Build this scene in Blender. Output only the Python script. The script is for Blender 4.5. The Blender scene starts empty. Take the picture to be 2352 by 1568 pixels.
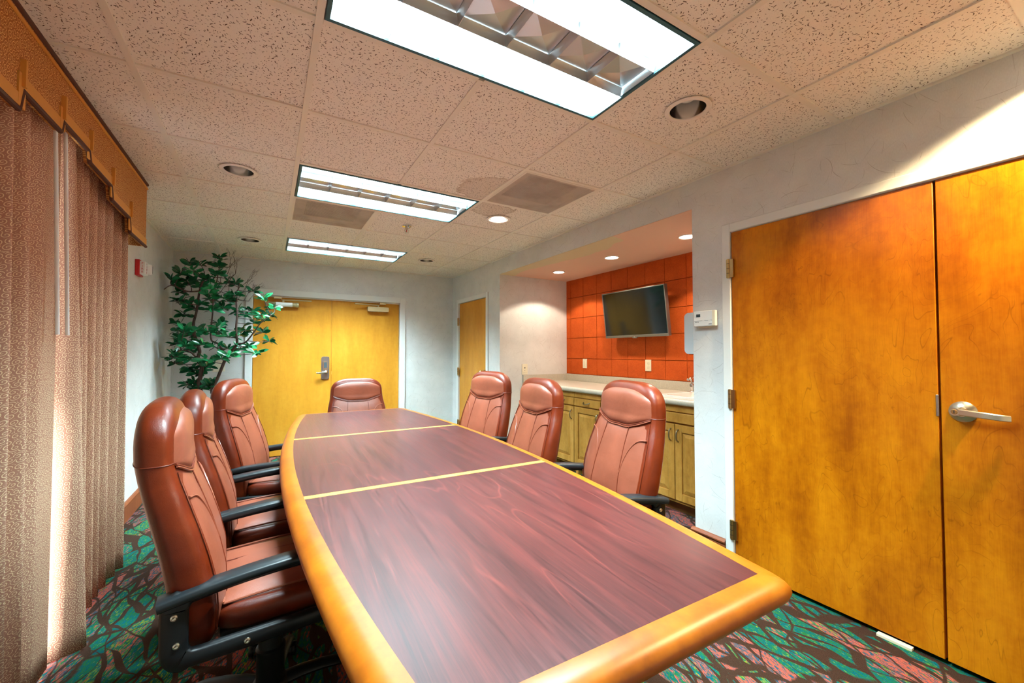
import bpy, math, random
from mathutils import Vector, Matrix
random.seed(11)
PI = math.pi
sc = bpy.context.scene
col = sc.collection

# ------------------------------------------------------------------ camera, world, sun, exposure
cd = bpy.data.cameras.new('camera'); cam = bpy.data.objects.new('camera', cd); col.objects.link(cam)
cd.sensor_fit = 'HORIZONTAL'; cd.sensor_width = 36.0
cd.lens = 948.02 / 2352 * 36.0
cd.clip_start = 0.02
cam.location = (-0.1344, -1.5114, 1.2745)
cam.rotation_euler = (PI/2 + 0.02668, 0, -0.53378)
sc.camera = cam
w = bpy.data.worlds.new('world'); sc.world = w; w.use_nodes = True
w.node_tree.nodes['Background'].inputs[0].default_value = (0.78, 0.9, 1.0, 1)
w.node_tree.nodes['Background'].inputs[1].default_value = 4.0
sd = bpy.data.lights.new('sun_offscreen', 'SUN'); sun = bpy.data.objects.new('sun_offscreen', sd); col.objects.link(sun)
sd.energy = 45.0; sd.angle = math.radians(7); sd.color = (0.97, 0.97, 1.0)
sun.rotation_euler = Vector((0.42, 0.80, -0.62)).to_track_quat('-Z', 'Y').to_euler()
sc.view_settings.view_transform = 'Standard'
sc.view_settings.look = 'None'
sc.view_settings.gamma = 1.0
sc.view_settings.use_curve_mapping = False
sc.view_settings.exposure = 0.9
try:
    sc.cycles.use_denoising = True
    sc.cycles.max_bounces = 10
    sc.cycles.diffuse_bounces = 6
    sc.cycles.caustics_reflective = True
except Exception:
    pass
TUBE = 40.0            # fluorescent lamp power, watts per row
TUBE_COL = (0.67, 0.92, 1.0, 1)

# ------------------------------------------------------------------ room numbers (metres)
H = 2.40; XL = -1.05; XR = 2.265; YB = 4.30; YN = -2.50; T = 0.6096
AY0, AY1, AX, AZ = 0.212, 2.838, 3.279, 2.218     # alcove

# ------------------------------------------------------------------ node helpers
class Mat:
    def __init__(s, name, rough=0.5, metal=0.0, spec=0.5):
        s.m = bpy.data.materials.new(name); s.m.use_nodes = True
        s.nt = s.m.node_tree; s.b = s.nt.nodes['Principled BSDF']
        s.set('Roughness', rough); s.set('Metallic', metal); s.set('Specular IOR Level', spec)
    def set(s, k, v):
        i = s.b.inputs[k]
        if hasattr(v, 'is_linked') or hasattr(v, 'links'): s.nt.links.new(v, i)
        elif isinstance(v, (tuple, list)): i.default_value = (*v, 1) if len(v) == 3 else v
        else: i.default_value = v
        return s
    def n(s, t, **p):
        k = s.nt.nodes.new(t)
        for a, v in p.items(): setattr(k, a, v)
        return k
    def put(s, node, key, v):
        i = node.inputs[key]
        if hasattr(v, 'links'): s.nt.links.new(v, i)
        elif isinstance(v, (tuple, list)) and i.type == 'RGBA' and len(v) == 3: i.default_value = (*v, 1)
        else: i.default_value = v
    def math(s, op, a, b=0.0, c=0.0, clamp=False):
        k = s.n('ShaderNodeMath', operation=op, use_clamp=clamp)
        s.put(k, 0, a); s.put(k, 1, b); s.put(k, 2, c); return k.outputs[0]
    def add(s, a, b): return s.math('ADD', a, b)
    def mul(s, a, b): return s.math('MULTIPLY', a, b)
    def sub(s, a, b): return s.math('SUBTRACT', a, b)
    def pos(s): return s.n('ShaderNodeNewGeometry').outputs['Position']
    def obj(s): return s.n('ShaderNodeTexCoord').outputs['Object']
    def uv(s): return s.n('ShaderNodeTexCoord').outputs['UV']
    def sep(s, v):
        k = s.n('ShaderNodeSeparateXYZ'); s.put(k, 0, v); return k.outputs
    def comb(s, x=0.0, y=0.0, z=0.0):
        k = s.n('ShaderNodeCombineXYZ'); s.put(k, 0, x); s.put(k, 1, y); s.put(k, 2, z); return k.outputs[0]
    def vmul(s, v, t):
        k = s.n('ShaderNodeVectorMath', operation='MULTIPLY'); s.put(k, 0, v); s.put(k, 1, t); return k.outputs[0]
    def vadd(s, a, b):
        k = s.n('ShaderNodeVectorMath', operation='ADD'); s.put(k, 0, a); s.put(k, 1, b); return k.outputs[0]
    def noise(s, v, scale=5.0, detail=2.0, rough=0.5, dist=0.0, out=0):
        k = s.n('ShaderNodeTexNoise'); s.put(k, 'Vector', v)
        s.put(k, 'Scale', scale); s.put(k, 'Detail', detail); s.put(k, 'Roughness', rough); s.put(k, 'Distortion', dist)
        return k.outputs[out]
    def vor(s, v, feat='F1', dim='3D', rnd=1.0, scale=1.0):
        k = s.n('ShaderNodeTexVoronoi', feature=feat, voronoi_dimensions=dim)
        s.put(k, 'Vector', v); s.put(k, 'Scale', scale); s.put(k, 'Randomness', rnd); return k.outputs
    def ramp(s, f, stops, interp='LINEAR'):
        k = s.n('ShaderNodeValToRGB'); r = k.color_ramp; r.interpolation = interp
        while len(r.elements) < len(stops): r.elements.new(0.5)
        for e, (p, c) in zip(r.elements, stops):
            e.position = p; e.color = (*c, 1) if len(c) == 3 else c
        s.put(k, 0, f); return k.outputs[0]
    def mix(s, f, a, b, mode='MIX'):
        k = s.n('ShaderNodeMix', data_type='RGBA', blend_type=mode)
        s.put(k, 0, f); s.put(k, 6, a); s.put(k, 7, b); return k.outputs[2]
    def step(s, x, lo, hi):
        if lo > hi: return s.sub(1.0, s.step(x, hi, lo))
        k = s.n('ShaderNodeMapRange', interpolation_type='SMOOTHSTEP')
        s.put(k, 0, x); s.put(k, 1, lo); s.put(k, 2, hi); return k.outputs[0]
    def bump(s, h, strength=0.2, dist=0.002):
        k = s.n('ShaderNodeBump'); s.put(k, 'Strength', strength); s.put(k, 'Distance', dist); s.put(k, 'Height', h)
        s.set('Normal', k.outputs[0]); return s
    def dashes(s, c2, a, b, amin=0.4):
        """random short dashes: c2 a scaled 2-D coordinate, a/b half length and half width in cells"""
        v = s.vor(c2, dim='2D'); d = s.n('ShaderNodeVectorMath', operation='SUBTRACT')
        s.put(d, 0, c2); s.put(d, 1, v['Position']); dx, dy, _ = s.sep(d.outputs[0])
        k = s.n('ShaderNodeSeparateColor'); s.put(k, 0, v['Color']); r, g, bb = k.outputs
        ang = s.mul(r, 2 * PI); ca = s.math('COSINE', ang); sa = s.math('SINE', ang)
        u = s.add(s.mul(dx, ca), s.mul(dy, sa)); vv = s.sub(s.mul(dy, ca), s.mul(dx, sa))
        vv = s.add(vv, s.mul(s.mul(u, u), s.mul(s.sub(bb, 0.5), 1.2 / a * 0.5)))
        la = s.mul(s.add(g, amin), a)
        e = s.add(s.math('POWER', s.math('ABSOLUTE', s.math('DIVIDE', u, la)), 2.0), s.math('POWER', s.math('ABSOLUTE', s.math('DIVIDE', vv, b)), 2.0))
        return s.sub(1.0, s.step(e, 0.6, 1.1)), bb
    def wallco(s):
        x, y, z = s.sep(s.pos()); return s.add(x, y), z

M = {}
def plain(name, c, rough=0.5, metal=0.0, spec=0.5):
    M[name] = Mat(name, rough, metal, spec).set('Base Color', c).m
def emit(name, c, strength):
    k = Mat(name).set('Base Color', (0.8, 0.8, 0.8)); k.set('Emission Color', c); k.set('Emission Strength', strength); M[name] = k.m

plain('white_paint', (0.74, 0.74, 0.71), 0.45)
plain('black_plastic', (0.006, 0.007, 0.008), 0.40, 0.0, 0.35)
plain('black_satin', (0.008, 0.011, 0.013), 0.34, 0.0, 0.45)
plain('black', (0.006, 0.006, 0.006), 0.6)
plain('chrome', (0.75, 0.75, 0.74), 0.12, 1.0)
plain('reflector_chrome', (0.85, 0.83, 0.8), 0.16, 1.0)
plain('nickel', (0.62, 0.58, 0.48), 0.28, 1.0)
plain('steel', (0.42, 0.40, 0.40), 0.35, 1.0)
plain('brass', (0.55, 0.38, 0.16), 0.3, 1.0)
plain('pale_brass', (0.62, 0.52, 0.30), 0.38, 0.8)
plain('cream_plastic', (0.78, 0.72, 0.55), 0.4)
plain('white_plastic', (0.82, 0.83, 0.81), 0.35)
plain('cool_white_plastic', (0.72, 0.82, 0.87), 0.3)
plain('dark_slot', (0.02, 0.018, 0.015), 0.7)
plain('sink_white', (0.85, 0.82, 0.76), 0.2)
plain('alu', (0.66, 0.67, 0.68), 0.35, 0.9)
plain('fixture_white', (0.85, 0.87, 0.88), 0.5)
plain('shaded_gap_teal', (0.02, 0.10, 0.13), 0.5)  # frame colour paints in the dark, light-tinted shadow gap around the troffer
plain('grid_white', (0.79, 0.73, 0.64), 0.5)
plain('trim_ring', (0.85, 0.78, 0.72), 0.35)
plain('red_plastic', (0.5, 0.012, 0.015), 0.4)
plain('clear_lens', (0.75, 0.76, 0.76), 0.1)
plain('silver_bezel', (0.22, 0.215, 0.20), 0.35, 0.7)
plain('screen', (0.004, 0.006, 0.008), 0.08, 0.0, 0.6)
plain('lcd', (0.05, 0.07, 0.08), 0.2)
plain('gold_band', (0.62, 0.27, 0.04), 0.75)
plain('dark_tab', (0.09, 0.03, 0.015), 0.8)
plain('toe_black', (0.02, 0.012, 0.01), 0.8)
plain('pot', (0.12, 0.06, 0.035), 0.6)
plain('soil', (0.03, 0.02, 0.014), 0.95)
plain('twig', (0.055, 0.032, 0.025), 0.85)
plain('pale_wood', (0.72, 0.60, 0.42), 0.6)
plain('pull_metal', (0.30, 0.27, 0.20), 0.3, 1.0)
plain('pale_pan', (0.6, 0.52, 0.45), 0.7)
plain('label_white', (0.8, 0.8, 0.78), 0.5)
plain('logo_red', (0.5, 0.02, 0.08), 0.4)
emit('tube_light', TUBE_COL, 2.2)
emit('lamp_on', (1.0, 0.93, 0.82, 1), 9.0)

def glass_mat():
    k = bpy.data.materials.new('window_glass'); k.use_nodes = True; nt = k.node_tree; nt.nodes.clear()
    o = nt.nodes.new('ShaderNodeOutputMaterial'); t = nt.nodes.new('ShaderNodeBsdfTransparent'); g = nt.nodes.new('ShaderNodeBsdfGlossy')
    f = nt.nodes.new('ShaderNodeMixShader'); f.inputs[0].default_value = 0.06; g.inputs['Roughness'].default_value = 0.02
    nt.links.new(t.outputs[0], f.inputs[1]); nt.links.new(g.outputs[0], f.inputs[2]); nt.links.new(f.outputs[0], o.inputs[0]); M['window_glass'] = k
glass_mat()

def wallpaper(name, base, line):
    k = Mat(name, 0.7, 0, 0.3); u, v = k.wallco(); c = k.comb(u, v)
    mot = k.noise(c, 5.0, 4, 0.6)
    colr = k.mix(k.step(mot, 0.3, 0.75), tuple(x * 0.93 for x in base), tuple(min(1, x * 1.05) for x in base))
    d1, r1 = k.dashes(k.vmul(c, (9, 9, 1)), 0.42, 0.010)
    d2, r2 = k.dashes(k.vmul(k.vadd(c, (3.1, 7.7, 0)), (14, 14, 1)), 0.42, 0.016)
    d3, r3 = k.dashes(k.vmul(k.vadd(c, (13.1, 2.7, 0)), (6, 6, 1)), 0.42, 0.007)
    f = k.math('MAXIMUM', k.math('MAXIMUM', k.mul(d1, r1), k.mul(d2, k.mul(r2, 0.7))), k.mul(d3, r3))
    colr = k.mix(k.mul(f, 0.55), colr, line)
    fine = k.noise(k.vmul(c, (1, 0.35, 1)), 260.0, 2, 0.6)
    colr = k.mix(0.10, colr, k.ramp(fine, [(0.3, (0.25, 0.22, 0.2)), (0.7, (0.8, 0.8, 0.8))]))
    k.set('Base Color', colr); k.bump(fine, 0.15, 0.001); M[name] = k.m
wallpaper('wallpaper', (0.70, 0.695, 0.675), (0.20, 0.15, 0.12))

def red_panel():
    k = Mat('red_panel', 0.85, 0, 0.2); u, v = k.wallco(); c = k.comb(u, v)
    n1 = k.noise(c, 190.0, 3, 0.7); n2 = k.noise(c, 7.0, 3, 0.6); n3 = k.noise(k.vmul(c, (1, 1, 1)), 60.0, 2, 0.6, 1.5)
    f = k.add(k.mul(n1, 0.5), k.add(k.mul(n2, 0.25), k.mul(n3, 0.25)))
    k.set('Base Color', k.ramp(f, [(0.3, (0.28, 0.040, 0.006)), (0.5, (0.52, 0.080, 0.009)), (0.7, (0.66, 0.13, 0.018))]))
    k.bump(n1, 0.3, 0.001); M['red_panel'] = k.m
red_panel()

def ceiling_tile():
    k = Mat('ceiling_tile', 0.9, 0, 0.1); x, y, z = k.sep(k.pos()); c = k.comb(x, y)
    base = k.mix(k.noise(c, 3.0, 3, 0.6), (0.83, 0.77, 0.69), (0.89, 0.83, 0.76))
    fade, rr = k.dashes(k.vmul(c, (46, 46, 1)), 0.36, 0.085, 0.2)
    f2, r2 = k.dashes(k.vmul(k.vadd(c, (5.3, 1.7, 0)), (85, 85, 1)), 0.30, 0.12, 0.25)
    fiss = k.math('MAXIMUM', k.mul(fade, k.step(rr, 0.25, 0.5)), k.mul(f2, k.step(r2, 0.45, 0.6)))
    pin = k.noise(c, 420.0, 1, 0.5); pin = k.step(pin, 0.62, 0.72)
    d = k.math('MAXIMUM', k.mul(fiss, 0.95), k.mul(pin, 0.35))
    # water stains with a ragged tide line, over two tiles
    def stain(cx, cy, r):
        nz = k.noise(c, 9.0, 4, 0.65)
        dx = k.sub(x, cx); dy = k.mul(k.sub(y, cy), 1.3)
        dist = k.add(k.math('SQRT', k.add(k.mul(dx, dx), k.mul(dy, dy))), k.mul(k.sub(nz, 0.5), 0.22))
        body = k.sub(1.0, k.step(dist, r - 0.015, r + 0.004)); rim = k.mul(body, k.step(dist, r - 0.05, r))
        return k.add(k.mul(body, 0.26), k.mul(rim, 0.30))
    st = k.math('MAXIMUM', stain(1.25, 1.02, 0.30), stain(1.36, 1.36, 0.20))
    colr = k.mix(st, base, (0.33, 0.19, 0.09))
    colr = k.mix(d, colr, (0.10, 0.055, 0.03))
    k.set('Base Color', colr); k.bump(k.sub(1.0, d), 0.4, 0.002); M['ceiling_tile'] = k.m
ceiling_tile()

def carpet():
    k = Mat('carpet', 0.95, 0, 0.1); x, y, z = k.sep(k.pos()); c = k.comb(x, y)
    wob = k.noise(c, 2.6, 2, 0.5, out=1); cw = k.vadd(c, k.vmul(k.vadd(wob, (-0.5, -0.5, -0.5)), (0.16, 0.40, 0)))
    def turned(v, ang, sc, off):
        m = k.n('ShaderNodeMapping'); m.inputs['Rotation'].default_value = (0, 0, ang); k.put(m, 'Vector', k.vadd(v, (off, off * 1.7, 0))); return k.vmul(m.outputs[0], sc)
    def veins(ang, sc, off, wid, on=None):
        co = turned(cw, ang, sc, off); e = k.vor(co, 'DISTANCE_TO_EDGE', '2D')['Distance']
        wn = k.noise(k.vadd(c, (off, 0, 0)), 4.0, 1, 0.5); rag = k.noise(c, 60.0, 1, 0.5)
        e = k.add(e, k.mul(k.sub(rag, 0.5), 0.03))
        return k.sub(1.0, k.step(k.sub(e, k.mul(k.step(wn, 0.28, 0.68), wid)), 0.0, 0.03)), co
    v1, c1 = veins(0.26, (13.0, 2.1, 1), 1.3, 0.10)
    v2, c2 = veins(-0.30, (9.0, 1.7, 1), 5.1, 0.070)
    v3, c3 = veins(0.75, (5.0, 1.6, 1), 9.4, 0.030)
    vv = k.math('MAXIMUM', k.math('MAXIMUM', v1, v2), v3)
    cell = k.n('ShaderNodeSeparateColor'); k.put(cell, 0, k.vor(c1, 'F1', '2D')['Color'])
    cel2 = k.n('ShaderNodeSeparateColor'); k.put(cel2, 0, k.vor(c2, 'F1', '2D')['Color'])
    s1 = k.noise(turned(c, 0.30, (120, 26, 1), 0), 1.0, 2, 0.6); s2 = k.noise(turned(c, 0.26, (75, 15, 1), 3.0), 1.0, 2, 0.6); s3 = k.noise(turned(c, 0.30, (170, 40, 1), 7.0), 1.0, 2, 0.6)
    mixr = k.add(k.mul(cell.outputs[0], 0.55), k.add(k.mul(cel2.outputs[0], 0.20), k.mul(k.sub(s2, 0.5), 1.1)))
    teal, blue, green, lime, coral, taupe = (0.0, 0.088, 0.098), (0.008, 0.062, 0.105), (0.012, 0.118, 0.038), (0.14, 0.21, 0.015), (0.38, 0.075, 0.046), (0.12, 0.066, 0.055)
    A = k.mix(k.step(s1, 0.46, 0.56), teal, green)
    A = k.mix(k.step(k.add(s3, k.mul(cell.outputs[1], 0.16)), 0.64, 0.72), A, lime)
    B = k.mix(k.step(s1, 0.44, 0.52), blue, taupe)
    B = k.mix(k.step(k.add(s3, k.mul(cell.outputs[2], 0.10)), 0.53, 0.60), B, coral)
    base = k.mix(k.step(mixr, 0.43, 0.53), A, B)
    gr = k.noise(c, 420.0, 1, 0.5)
    colr = k.mix(vv, base, k.mix(gr, (0.018, 0.008, 0.0045), (0.062, 0.029, 0.017)))
    colr = k.mix(k.mul(k.step(gr, 0.5, 0.3), 0.45), colr, (0.01, 0.01, 0.01))
    k.set('Base Color', colr); k.bump(gr, 0.5, 0.004); M['carpet'] = k.m
carpet()

def door_wood(name, dark, mid, light, lines=0.5, rough=0.3, freq=1.0, con=0.125):
    k = Mat(name, rough, 0, 0.22); u, v = k.wallco(); c = k.comb(u, v)
    fig = k.noise(k.vmul(c, (4.2 * freq, 1.7 * freq, 1)), 1.0, 3, 0.55, 0.5)
    tone = k.noise(k.vmul(c, (7, 1.3, 1)), 1.0, 3, 0.6)
    fib = k.noise(k.vmul(c, (240, 9, 1)), 1.0, 2, 0.6)
    mot = k.noise(k.vmul(c, (26, 20, 1)), 1.0, 3, 0.65)
    f = k.add(k.mul(tone, 0.42), k.add(k.mul(fig, 0.28), k.add(k.mul(fib, 0.12), k.mul(mot, 0.18))))
    base = k.ramp(f, [(0.5 - con, dark), (0.5, mid), (0.5 + con, light)])
    s = k.math('ABSOLUTE', k.math('SINE', k.mul(fig, 58.0)))
    ln = k.mul(k.sub(1.0, k.step(s, 0.0, 0.17)), k.step(k.noise(c, 4.0, 2, 0.5), 0.36, 0.60))
    base = k.mix(k.mul(ln, lines), base, tuple(d * 0.6 for d in dark))
    k.set('Base Color', base); M[name] = k.m
door_wood('maple_door', (0.42, 0.160, 0.012), (0.58, 0.245, 0.022), (0.70, 0.34, 0.045), 0.12, 0.35, 1.0, 0.24)
door_wood('cherry_door', (0.30, 0.070, 0.0015), (0.47, 0.135, 0.002), (0.62, 0.21, 0.004), 0.45, 0.30)
door_wood('pine', (0.26, 0.115, 0.018), (0.40, 0.19, 0.035), (0.50, 0.26, 0.06), 0.35, 0.32, 1.6)
door_wood('dark_pine', (0.10, 0.042, 0.010), (0.15, 0.065, 0.016), (0.19, 0.085, 0.022), 0.3, 0.4)
door_wood('mahogany_base', (0.18, 0.045, 0.015), (0.24, 0.065, 0.022), (0.30, 0.09, 0.03), 0.2, 0.4)

def table_mats():
    k = Mat('table_laminate', 0.24, 0, 0.5); c = k.obj()
    w_ = k.noise(k.vmul(c, (4.5, 0.9, 1)), 1.0, 2, 0.5, 0.4)
    s = k.math('ABSOLUTE', k.math('SINE', k.mul(w_, 30.0)))
    fib = k.noise(k.vmul(c, (190, 5.5, 1)), 1.0, 3, 0.7)
    tone = k.noise(k.vmul(c, (28, 1.2, 1)), 1.0, 3, 0.6)
    f = k.add(k.mul(fib, 0.5), k.mul(tone, 0.5))
    base = k.ramp(f, [(0.3, (0.022, 0.0052, 0.0052)), (0.5, (0.052, 0.0105, 0.0098)), (0.72, (0.100, 0.017, 0.014))])
    ln = k.mul(k.sub(1.0, k.step(s, 0.0, 0.28)), k.step(k.noise(c, 2.3, 2, 0.5), 0.45, 0.65))
    base = k.mix(k.mul(ln, 0.40), base, (0.18, 0.034, 0.026))
    base = k.mix(k.mul(k.step(fib, 0.42, 0.30), 0.25), base, (0.014, 0.006, 0.008))
    k.set('Base Color', base); k.set('Roughness', k.add(0.25, k.mul(fib, 0.14))); k.bump(fib, 0.05, 0.0006); M['table_laminate'] = k.m
    for nm, dk, md, lt, rg in (('table_edge', (0.20, 0.043, 0.0005), (0.30, 0.074, 0.0012), (0.37, 0.105, 0.003), 0.36), ('inlay', (0.46, 0.20, 0.025), (0.56, 0.27, 0.045), (0.64, 0.33, 0.07), 0.30)):
        k = Mat(nm, rg, 0, 0.5); c = k.obj()
        n = k.noise(k.vmul(c, (14, 14, 14)), 1.0, 4, 0.65); n2 = k.noise(k.vmul(c, (3, 3, 3)), 1.0, 2, 0.5, 1.0)
        k.set('Base Color', k.ramp(k.add(k.mul(n, 0.6), k.mul(n2, 0.4)), [(0.3, dk), (0.5, md), (0.68, lt)])); M[nm] = k.m
table_mats()

def leather(name, dark, light, rough):
    k = Mat(name, rough, 0, 0.36); c = k.obj()
    v = k.vor(c, 'DISTANCE_TO_EDGE', scale=330.0)['Distance']; n = k.noise(c, 6.0, 3, 0.6); wr = k.noise(k.vmul(c, (6, 9, 14)), 1.0, 3, 0.6, 0.8)
    k.set('Base Color', k.mix(k.step(n, 0.3, 0.7), dark, light))
    h = k.add(k.mul(k.step(v, 0.0, 0.1), 0.5), k.mul(wr, 3.5))
    k.bump(h, 0.22, 0.0025); M[name] = k.m
leather('leather', (0.085, 0.0095, 0.002), (0.140, 0.018, 0.0035), 0.28)
leather('leather_panel', (0.175, 0.044, 0.022), (0.225, 0.058, 0.030), 0.36)
plain('leather_piping', (0.20, 0.051, 0.026), 0.28)
plain('leather_seam', (0.112, 0.014, 0.003), 0.4)

def scroll(name, ground, gold, scale, translucent=0.0, sheen=0.0):
    k = Mat(name, 0.8, 0, 0.2); c = k.vmul(k.uv(), (scale, scale, 1))
    v = k.vor(c, dim='2D', rnd=0.55); d = k.n('ShaderNodeVectorMath', operation='SUBTRACT'); k.put(d, 0, c); k.put(d, 1, v['Position'])
    dx, dy, _ = k.sep(d.outputs[0]); r = k.math('SQRT', k.add(k.mul(dx, dx), k.mul(dy, dy)))
    q = k.n('ShaderNodeSeparateColor'); k.put(q, 0, v['Color'])
    th = k.math('DIVIDE', k.math('ARCTAN2', dy, dx), 2 * PI)
    ph = k.math('FRACT', k.add(k.add(th, k.mul(r, 3.1)), q.outputs[0]))
    b = k.math('ABSOLUTE', k.sub(ph, 0.5))
    line = k.sub(1.0, k.step(b, 0.10, 0.17))
    line = k.mul(line, k.step(r, 0.05, 0.09))
    e = k.vor(c, 'DISTANCE_TO_EDGE', '2D', 0.55)['Distance']
    gap = k.step(e, 0.02, 0.06)
    wv = k.noise(c, 30.0, 2, 0.6)
    f = k.mul(k.mul(line, gap), k.add(0.75, k.mul(wv, 0.4)))
    colr = k.mix(k.math('MINIMUM', f, 1.0), ground, gold)
    k.set('Base Color', colr); k.bump(wv, 0.1, 0.0005)
    if translucent:
        t = k.n('ShaderNodeBsdfTranslucent'); k.put(t, 0, colr); mx = k.n('ShaderNodeMixShader'); k.put(mx, 0, translucent)
        o = k.nt.nodes['Material Output']; k.nt.links.new(k.b.outputs[0], mx.inputs[1]); k.nt.links.new(t.outputs[0], mx.inputs[2]); k.nt.links.new(mx.outputs[0], o.inputs[0])
    M[name] = k.m
scroll('curtain_cloth', (0.44, 0.225, 0.150), (0.86, 0.68, 0.42), 46.0, 0.14)
scroll('valance_cloth', (0.36, 0.125, 0.030), (0.86, 0.50, 0.16), 42.0)

def leaf_mat():
    k = Mat('leaf', 0.24, 0, 0.5); oi = k.n('ShaderNodeObjectInfo').outputs['Random']; n = k.noise(k.pos(), 9.0, 2, 0.5)
    k.set('Base Color', k.ramp(k.add(k.mul(oi, 0.4), k.mul(n, 0.6)), [(0.25, (0.004, 0.060, 0.020)), (0.5, (0.012, 0.19, 0.065)), (0.75, (0.045, 0.36, 0.12))])); M['leaf'] = k.m
leaf_mat()
def trunk_mat():
    k = Mat('bark', 0.85, 0, 0.2); n = k.noise(k.vmul(k.pos(), (60, 60, 14)), 1.0, 3, 0.6)
    k.set('Base Color', k.ramp(n, [(0.3, (0.03, 0.016, 0.012)), (0.7, (0.12, 0.07, 0.055))])); k.bump(n, 0.6, 0.004); M['bark'] = k.m
trunk_mat()
def soffit_mat():
    k = Mat('soffit_paint', 0.7, 0, 0.2); x, y, z = k.sep(k.pos()); c = k.comb(x, y)
    e = k.add(k.sub(x, XR), k.add(k.mul(k.sub(k.noise(c, 2.2, 1, 0.5), 0.5), 0.30), k.mul(k.sub(k.noise(c, 24.0, 3, 0.7), 0.5), 0.06)))
    e = k.add(e, k.mul(k.step(y, 1.0, 0.8), 1.0))
    k.set('Base Color', k.mix(k.step(e, 0.20, 0.21), (0.62, 0.52, 0.33), (0.70, 0.46, 0.34))); M['soffit_paint'] = k.m
soffit_mat()
def counter_mat():
    k = Mat('counter_laminate', 0.3, 0, 0.5); n = k.noise(k.pos(), 240.0, 2, 0.7)
    k.set('Base Color', k.ramp(n, [(0.35, (0.42, 0.38, 0.30)), (0.6, (0.60, 0.55, 0.45))])); M['counter_laminate'] = k.m
counter_mat()
def vent_mat():
    k = Mat('perforated', 0.6, 0.1, 0.3); x, y, z = k.sep(k.pos()); c = k.comb(x, y)
    v = k.vor(k.vmul(c, (125, 125, 1)), dim='2D', rnd=0.0)['Distance']; hole = k.sub(1.0, k.step(v, 0.28, 0.36))
    dust = k.noise(c, 6.0, 4, 0.65)
    k.set('Base Color', k.mix(k.step(dust, 0.4, 0.75), (0.62, 0.53, 0.46), (0.44, 0.35, 0.29)))
    t = k.n('ShaderNodeBsdfTransparent'); mx = k.n('ShaderNodeMixShader'); k.put(mx, 0, hole); o = k.nt.nodes['Material Output']
    k.nt.links.new(k.b.outputs[0], mx.inputs[1]); k.nt.links.new(t.outputs[0], mx.inputs[2]); k.nt.links.new(mx.outputs[0], o.inputs[0]); M['perforated'] = k.m
vent_mat()

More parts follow.
